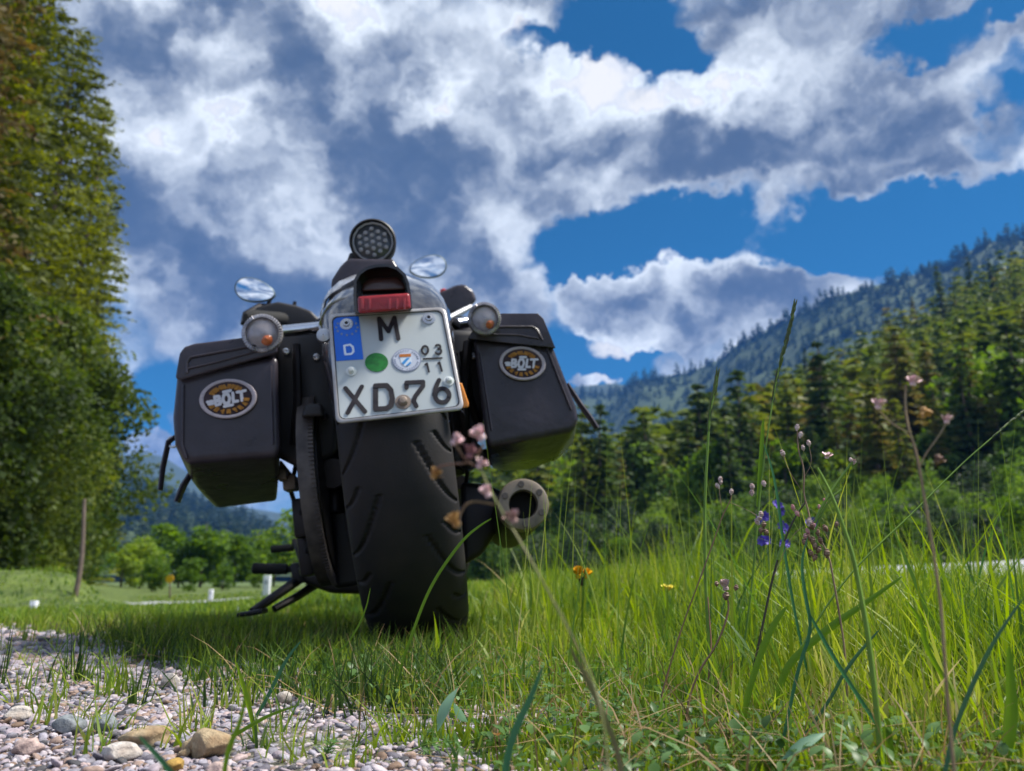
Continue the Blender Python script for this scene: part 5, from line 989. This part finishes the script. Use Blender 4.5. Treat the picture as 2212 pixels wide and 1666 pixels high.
stem(sD, p, .0008, .0005, gm5); stem(sD, px3([(2045, 912), (2030, 940), (2000, 980), (1986, 1010)], .36), .0004, .0003, gm5); stem(sD, px3([(1897, 885), (1925, 915), (1962, 935)], .36), .0004, .0003, gm5)
for (u, v, m_, R_) in ((1972, 830, pinkm, 15), (1897, 880, pinkm, 15), (1994, 884, amberm, 15), (2045, 912, pinkm, 13), (2025, 986, browns, 13)): petals(sD, P(u, v, .36), R_ * 1.5 / FPX * .36, m_, 9, up=(.2, -.3, -1 if m_ is not pinkm else 1), cup=.7)
# quaking grass with drooping spikelets
eQ = empty('quaking_grass', P(1745, 1480, .66)); pq = toground(px3([(1722, 925), (1724, 975), (1734, 1000), (1738, 1030), (1735, 1065), (1748, 1110), (1750, 1130), (1790, 1195), (1800, 1250), (1812, 1320), (1825, 1400), (1830, 1500)], .66)); eQ.location = pq[-1]
setp(eQ, 'quaking grass with small pinkish drooping spikelets in the middle of the right half', 'quaking grass', 'quaking grass and bent stems'); stem(eQ, pq, .0010, .0005, gm5)
for b_ in ([(1750, 1130), (1725, 1105), (1712, 1095)], [(1750, 1130), (1770, 1110), (1782, 1085)], [(1738, 1030), (1755, 1000), (1747, 960)], [(1735, 1065), (1705, 1020), (1692, 985)], [(1750, 1130), (1715, 1150), (1690, 1200), (1672, 1245)], [(1750, 1130), (1780, 1145), (1790, 1165)]): stem(eQ, px3(b_, .66), .0003, .0002, gm5)
beads(eQ, [(1722, 924), (1729, 940), (1747, 958, .66, .9), (1735, 968, .66, .8), (1691, 980), (1748, 1128, .66, 1.2)], .66, palem, 17, 12, 'spikelet'); petals(eQ, P(1786, 988, .66), 15 / FPX * .66, pinkm, 9, cup=.5)
beads(eQ, [(1713, 1097), (1722, 1110), (1782, 1082, .66, .8), (1770, 1096, .66, .8), (1757, 1135), (1745, 1148), (1740, 1160)], .66, mat('rosy_bract', (.45, .16, .18), .6, noise=(300, (.5, .3, .3), .1)), 15, 10)
beads(eQ, [(1753, 1137), (1766, 1150), (1772, 1168), (1755, 1168), (1760, 1180), (1738, 1172), (1783, 1142), (1745, 1160), (1752, 1195), (1786, 1196, .66, 1.2), (1760, 1205), (1768, 1188), (1807, 1133, .66, .8)], .66, browns, 17, 12)
eR = base_empty('quaking_grass', toground(px3([(1600, 1040), (1605, 1082), (1585, 1135), (1560, 1200), (1530, 1290), (1480, 1480)], .68)), 'thin reddish bent stem with beaded spikelets left of the purple flowers', 'quaking grass', 'quaking grass and bent stems')
stem(eR, toground(px3([(1582, 1062), (1578, 1082), (1562, 1110), (1545, 1160), (1525, 1215), (1505, 1270), (1478, 1340), (1440, 1460), (1425, 1520)], .68)), .0008, .0004, gm3); stem(eR, px3([(1575, 1085), (1600, 1095), (1630, 1110), (1648, 1125)], .68), .0003, .0002, gm5); stem(eR, px3([(1562, 1110), (1556, 1080), (1553, 1050)], .68), .0003, .0002, gm5)
beads(eR, [(1556, 1036), (1550, 1050), (1580, 1063)], .68, palem, 14, 11); beads(eR, [(1557, 1042, .68, .8), (1644, 1112), (1625, 1052), (1624, 1065), (1640, 1120), (1650, 1045), (1636, 1128)], .68, palem, 15, 12)
eS = base_empty('wild_weed', toground(px3([(1700, 1150), (1688, 1180), (1672, 1240), (1655, 1330), (1640, 1420), (1620, 1490)], .72)), 'dark upright weed stem behind the quaking grass leading to a yellow joint', 'weed stem', 'upright weed stems'); stem(eS, toground(px3([(1740, 1085), (1715, 1120), (1692, 1175), (1678, 1215), (1664, 1270), (1650, 1340), (1635, 1410), (1618, 1490)], .72)), .0013, .0008, gm2); stem(eS, px3([(1693, 1170), (1688, 1185), (1680, 1210)], .719), .0017, .0015, gm1); beads(eS, [(1650, 1134), (1644, 1146), (1655, 1150)], .72, browns, 14, 12)
eT = base_empty('wild_weed', toground(px3([(1840, 1002), (1800, 1070), (1820, 1140), (1850, 1240)], .6)), 'forked yellow green stem with a pale tip right of the quaking grass', 'weed stem', 'upright weed stems')
stem(eT, px3([(1842, 998), (1825, 1020), (1800, 1055), (1775, 1095), (1760, 1130)], .60), .0011, .0010, gm1); stem(eT, px3([(1818, 1058), (1795, 1075), (1775, 1110), (1760, 1150)], .60), .0008, .0009, gm1); stem(eT, toground(px3([(1765, 1010), (1795, 1065), (1815, 1120), (1840, 1190), (1855, 1260), (1880, 1400), (1900, 1600)], .50)), .0022, .0008, gm1); beads(eT, [(1845, 998, .6, .9), (1838, 994, .6, .8)], .6, palem, 14, 12)
eU = base_empty('withered_flower', toground(px3([(1568, 1270), (1575, 1310), (1560, 1380), (1500, 1480)], .64)), 'withered pale tan flower head on a reddish bent stem in the meadow', 'flower'); stem(eU, toground(px3([(1568, 1282), (1576, 1310), (1566, 1350), (1545, 1400), (1515, 1440), (1490, 1500)], .64)), .0010, .0007, gm3); petals(eU, P(1568, 1272, .64), 20 / FPX * .64, palem, 12, 'flower', (-.2, 0, 1), .9); beads(eU, [(1568, 1288, .64, 1.1), (1548, 1262, .64, .7), (1590, 1270, .64, .8)], .64, browns, 16, 14, 'bract')
# purple flowers further back
for i, (u, v, Yq) in enumerate(((1645, 1120, 1.15), (1677, 1098, 1.2), (1697, 1137, 1.15), (1650, 1163, 1.1), (1690, 1178, 1.1), (1757, 1133, 1.2))):
    p = toground(px3([(u, v), (u + 3, v + 50), (u - 8, 1300), (u - 20, 1380)], Yq)); e = base_empty('purple_flower', p, ['purple blossom lowest left in the violet cluster above the meadow', 'highest purple blossom of the violet cluster', 'purple blossom in the centre of the violet cluster', 'purple blossom beside the beaded dark spikelets', 'reddish purple blossom at the bottom of the violet cluster', 'purple blossom farthest right, behind the dark hanging spikelets'][[3, 1, 2, 0, 4, 5][i]], 'flower', 'purple flowers above the meadow')
    stem(e, p, .0009, .0007, gm1)
    for k in range(3): petals(e, P(u + random.uniform(-7, 7), v + random.uniform(-7, 7), Yq + random.uniform(-.01, .01)), 12 / FPX * Yq, purp, 8, up=(random.uniform(-1, 1), -1, random.uniform(-.5, 1)), cup=.5)
p = toground(px3([(1258, 1250), (1258, 1290), (1256, 1350), (1262, 1400)], 1.35)); eY = base_empty('yellow_flower', p, 'open orange yellow hawkweed flower standing in the grass right of the tyre', 'flower', 'yellow flowers'); stem(eY, p, .0016, .0012, gm1)
for du, k in ((-7, 1), (8, .8)): petals(eY, P(1258 + du, 1246, 1.35), 22 * k / FPX * 1.35, yelm, 14, up=(du * .03, -.15, 1), cup=.95)
mb = MB(); mb.lathe(P(1257, 1256, 1.35), (0, 0, 1), [(-.008, .0016), (-.002, .005), (.006, .006), (.008, .003)], 10); attach(mb.build('calyx', gm2, None, 50), eY)
p = toground(px3([(1440, 1276), (1442, 1310), (1440, 1380)], 1.25)); eZ = base_empty('yellow_flower', p, 'smaller pale yellow flower cluster in the meadow, right of the orange yellow one', 'flower', 'yellow flowers'); stem(eZ, p, .0010, .0008, gm1)
for k in range(5): petals(eZ, P(1440 + random.uniform(-11, 11), 1274 + random.uniform(-7, 10), 1.25), 8 / FPX * 1.25, mat('pale_yellow', (.75, .62, .06), .6), 7, cup=.6)
# blurred plant before the tyre
p = toground(px3([(1030, 985), (1050, 1045), (1090, 1115), (1130, 1180), (1180, 1270), (1240, 1380), (1290, 1490), (1310, 1600)], .30)); eV = base_empty('wild_weed', p, 'strongly blurred pink flowering weed right before the rear tyre', 'weed stem', 'flowering weeds in front of the lens'); stem(eV, p, .0006, .0004, mat('stem_mauve', (.30, .28, .14), .6, noise=(50, (.14, .17, .04), .1)))
for b_ in ([(1042, 1010), (1010, 1000), (985, 962)], [(1070, 1090), (1010, 1080), (990, 1120)], [(1030, 985), (1045, 960)], [(1010, 1000), (950, 1005), (937, 1020)]): stem(eV, px3(b_, .30), .0005, .0004, gm3)
for (u, v, m_, R_) in ((1040, 946, pinkm, 20), (980, 957, pinkm, 16), (1015, 985, mat('mauve_petal', (.30, .14, .16), .6), 18), (1035, 1008, pinkm, 15), (936, 1030, amberm, 15), (987, 1133, amberm, 19), (1055, 1070, pinkm, 16), (1110, 1125, mat('dusty_petal', (.42, .26, .24), .6), 17)): petals(eV, P(u, v, .30), R_ * 1.5 / FPX * .30, m_, 10, up=(random.uniform(-1, 1), -.3, 1), cup=.8)
# single noticeable blades
def oneblade(pts, Y, w, m_, label): p = toground(px3(pts, Y)); o = ribbon(None, p, w, m_, 'grass_shoot'); setp(o, label, 'grass blade', 'single noticeable blades')
oneblade([(1062, 1120), (1040, 1133), (1005, 1160), (970, 1205), (940, 1250), (915, 1300), (890, 1370), (868, 1430)], .80, .0034, leafbl, 'single arching blade crossing in front of the rear tyre')
oneblade([(1172, 1440), (1150, 1500), (1120, 1560), (1098, 1620), (1090, 1680), (1085, 1760)], .36, .0036, leafteal, 'wide blurred teal blade standing up from the bottom centre')
oneblade([(1040, 1140), (1180, 1290), (1230, 1400), (1270, 1470), (1310, 1560), (1340, 1640)][2:], .34, .0026, mat('blur_brown', (.14, .15, .04), .6, noise=(30, (.2, .15, .08), .1)), 'blurred brownish green blade slanting right of the bottom centre')
oneblade([(1745, 1160), (1730, 1215), (1740, 1290), (1755, 1360), (1725, 1440), (1700, 1560)], .56, .0026, leafteal, 'dark blue green blade below the purple flowers')
oneblade([(2212, 1290), (2150, 1380), (2105, 1470), (2060, 1580), (2040, 1680)], .44, .0026, gm4, 'dark green blurred stem slanting up at the right edge')
oneblade([(2180, 1395), (2185, 1480), (2190, 1560), (2165, 1680)], .50, .007, leafbl, 'wide bright blade rising at the right edge of the photo')
oneblade([(1925, 1600), (1900, 1680)][:1] + [(1905, 1560), (1880, 1480), (1840, 1430), (1790, 1370)][::1][:0] + [(1915, 1560), (1925, 1650)], .52, .006, leafbl, 'short bright blade standing in the right foreground')
oneblade([(1990, 1340), (1960, 1300)][::-1] + [(2000, 1400), (2060, 1500)], .6, .004, leafbl, 'bent bright blade in the right foreground grass')
oneblade([(1700, 1310), (1670, 1350), (1640, 1420), (1610, 1520), (1600, 1620)], .62, .0052, leafbl, 'broad bright green blade left of the dark weed stem')
oneblade([(1950, 1245), (1860, 1310), (1800, 1350), (1740, 1400), (1700, 1440), (1680, 1500)], .66, .0065, leafbl, 'long broad blade leaning right over the meadow')
oneblade([(1900, 1360), (1830, 1440), (1790, 1520), (1700, 1640)], .58, .0026, gm4, 'thin dark green blade crossing another in the right foreground')
oneblade([(1745, 1320), (1800, 1420), (1870, 1530), (1960, 1660)], .56, .0030, leafteal, 'dark green blade crossing from upper left to lower right in the right foreground')
oneblade([(800, 1270), (790, 1320), (760, 1380), (720, 1420), (700, 1470)], .92, .0024, leafbl, 'pale blade in front of the left side of the tyre')
oneblade([(650, 1385), (620, 1420), (590, 1480), (565, 1530)], .74, .0038, leafteal, 'blue green blade leaning right below the side stand')
oneblade([(510, 1430), (530, 1500), (545, 1560)], .62, .0045, leafbl, 'upright bright blade above the rough tan stone')
oneblade([(640, 1525), (580, 1545), (520, 1580), (470, 1610)], .60, .0030, leafbl, 'low blade reaching right above the rough tan stone')
oneblade([(240, 1555), (300, 1590), (345, 1640), (390, 1700)][1:], .34, .0028, leafteal, 'blurred dark blade at the bottom left over the gravel')
oneblade([(530, 1490), (520, 1560), (490, 1620), (480, 1700)], .38, .0028, leafbl, 'blurred green blade before the rough tan stone')
# pale leaves of low weeds
for i, (u, v, L_, w, a, lab) in enumerate(((945, 1580, 90, 26, 1.15, 'pale blue green pointed leaf standing in the gravel below the tyre'), (1010, 1560, 46, 22, 2.3, 'small pale leaf right of the pointed one'), (1275, 1530, 40, 18, 1.0, 'pale leaf tip in the centre foreground'), (1420, 1490, 60, 12, .05, 'bright yellow green flat leaf catching the light in the meadow'), (1880, 1480, 40, 30, 1.3, 'round pale leaf in the right foreground'), (2030, 1530, 42, 30, 1.1, 'round grey green leaf near the right bottom'), (1690, 1640, 110, 22, .45, 'long pale leaf lying low at the bottom right'))):
    Yq = max(.5, PZ(u, v, .015).y); c = P(u, v, Yq); k = Yq / FPX; D = np.array([[math.cos(a), .15, math.sin(a)]]); D /= np.linalg.norm(D); U = np.array([[-math.sin(a) * .5, -.8, math.cos(a) * .5]]); U /= np.linalg.norm(U)
    V, F = leafshape(1, np.array([c[:]]), D, U, [L_ * k], [w * k], rng); o = link('weed', npmesh('weed', V, F), leafpale if i != 3 else leafbl, None, True); setp(o, lab, 'leaf', 'pale leaves of low weeds')
# cleavers with whorled leaves
wh_m = leafmat('whorl_leaf', [(0, (.05, .12, .03)), (1, (.15, .28, .10))], .35, 20, .3, .4)
for i, (u, v, ang, ln, lab) in enumerate(((985, 1606, .25, 150, 'sprawling cleavers plant with star-like leaf whorls at the bottom centre'), (1080, 1640, 1.2, 120, 'upright cleavers shoot with leaf whorls right of the bottom centre'), (1180, 1600, 1.5, 130, 'cleavers shoot with leaf whorls beside the teal blade'), (1290, 1600, 1.1, 150, 'taller cleavers shoot with pale tips right of the teal blade'), (880, 1625, .5, 110, 'low cleavers shoot left of the sprawling one'), (1350, 1640, 2.0, 90, 'short cleavers shoot near the bottom, right of the taller one'), (1480, 1600, 1.4, 110, 'cleavers shoot in the meadow right of the centre'), (700, 1640, 1.3, 60, 'tiny weed shoot with whorled leaves in the gravel'))):
    g0 = PZ(u, v, .0); e = empty('cleavers', g0); setp(e, lab, 'weed', 'cleavers shoots'); k = g0.y / FPX; d = Vector((math.cos(ang), random.uniform(-.2, .2), math.sin(ang))).normalized(); pts = [g0 + d * ln * k * q + Vector((0, 0, -.010 * q * q)) for q in (0, .25, .5, .75, 1)]; stem(e, pts[::-1], .0006, .0004, gm1)
    for j, q in enumerate((.3, .55, .8, 1.0)):
        c = pts[0].lerp(pts[-1], q); n = 8; an = np.linspace(0, 6.283, n, endpoint=False) + rng.uniform(0, 1); a_, b_ = d.orthogonal().normalized(), d.cross(d.orthogonal()).normalized()
        D = np.array([(a_ * math.cos(t_) + b_ * math.sin(t_) + d * .35).normalized()[:] for t_ in an]); U = np.repeat(np.array([d[:]]), n, 0); s = rng.uniform(.007, .0125, n) * (1.1 - .4 * q)
        V, F = leafshape(n, np.repeat(np.array([c[:]]), n, 0), D, U, s, s * .24, rng); attach(link('leaf_whorl', npmesh('leaf_whorl', V, F), wh_m, None, True), e)
# tufts on the gravel
for i, (u, v, top, n, lab) in enumerate(((155, 1475, 1345, 26, 'tall dark grass tuft standing on the gravel at the left'), (98, 1560, 1440, 12, 'thin yellowish grass tuft in the left gravel'), (250, 1500, 1395, 22, 'loose grass tuft right of the tall dark one'), (300, 1515, 1420, 14, 'slim grass tuft in the middle of the gravel'), (215, 1580, 1520, 8, 'small grass tuft in front of the slate stone'), (300, 1600, 1540, 8, 'short spiky tuft behind the long tan stone'), (10, 1480, 1370, 8, 'thin grass stalks at the left edge'), (430, 1470, 1400, 40, 'dense grass clump beside the round off-white stone'), (520, 1520, 1430, 30, 'bright grass tuft behind the rough tan stone'), (560, 1600, 1530, 12, 'wiry tuft right of the rough tan stone'), (740, 1640, 1575, 12, 'low tuft at the bottom left of the centre'), (690, 1590, 1535, 10, 'small bent tuft in the centre gravel'), (620, 1450, 1370, 40, 'thick clump of grass below the side stand'), (820, 1500, 1430, 30, 'clump of fine grass in front of the tyre'), (60, 1390, 1330, 20, 'pale tuft at the far left edge of the gravel'))):
    g0 = PZ(u, v, .004); h0 = (v - top) / FPX * g0.y * 1.03; r = np.random.default_rng(1200 + i); sp = .010 if n < 20 else .022; x = g0.x + r.normal(0, sp * .5, n); y = g0.y + r.normal(0, sp * .5, n)
    V, F = blades(x, y, h0 * r.uniform(.5, 1.1, n), r.uniform(.0012, .0026, n), r, .28, 5); V = V - np.array(g0[:]); o = link('grass_tuft', npmesh('grass_tuft', V, F), grassm if i % 3 else grassd, None, True); o.location = g0; setp(o, lab, 'grass tuft', 'grass tufts on the gravel')

# ------------------------------------------------------------ roadside
postw = mat('post_white', (.75, .77, .80), .5, noise=(12, (.6, .62, .66), .1)); wood = mat('weathered_wood', (.16, .12, .10), .85, noise=(14, (.10, .075, .06), .05), bump=(60, .5, .004))
for (u, v0, v1, w, Yq, lab) in ((70, 1332, 1298, 13, 7.0, 'short white marker post at the left end of the road strip'), (575, 1283, 1243, 14, 11.5, 'white marker post under the footpeg'), (455, 1292, 1273, 8, 15.5, 'small far white marker post left of the footpeg')):
    a, b_ = P(u, v0, Yq), P(u, v1, Yq); wd = w / FPX * Yq; e = empty('marker_post', a); setp(e, lab, 'marker post', 'white roadside posts'); hh = b_.z - a.z; a.z -= .1
    mb = MB(); mb.box(a + Vector((0, 0, (hh + .1) / 2)), (wd, wd * .8, hh + .1)); attach(mb.build('post', postw, None, bevel=wd * .08), e); mb = MB(); mb.box(a + Vector((0, -wd * .41, hh + .1 - wd)), (wd * .5, wd * .06, wd * .6)); attach(mb.build('reflector', mat('grey_reflector', (.35, .38, .42), .3), None), e)
a, b_ = P(157, 1312, 8.6), P(187, 1078, 8.6); pts = [a.lerp(b_, q) + Vector((.03 * math.sin(q * 4), 0, 0)) for q in np.linspace(-.05, 1, 9)]; mb = MB(); mb.tube(pts, list(np.linspace(.032, .018, 9)), 8); setp(mb.build('leaning_pole', wood, None, 60), 'thin weathered wooden pole leaning to the right in front of the left trees', 'pole')
e = empty('roadside_marker', P(367, 1292, 20)); setp(e, 'small round yellow marker by the road in front of the light green trees', 'marker'); mb = MB(); mb.tube([P(367, 1292, 20), P(367, 1250, 20)], .02, 6); attach(mb.build('post', wood, None), e); mb = MB(); mb.lathe(P(367, 1251, 19.96), (0, -1, 0), [(0, .10), (.02, .10), (.02, .001)], 20, False); attach(mb.build('disc', yelm, None, 40), e)
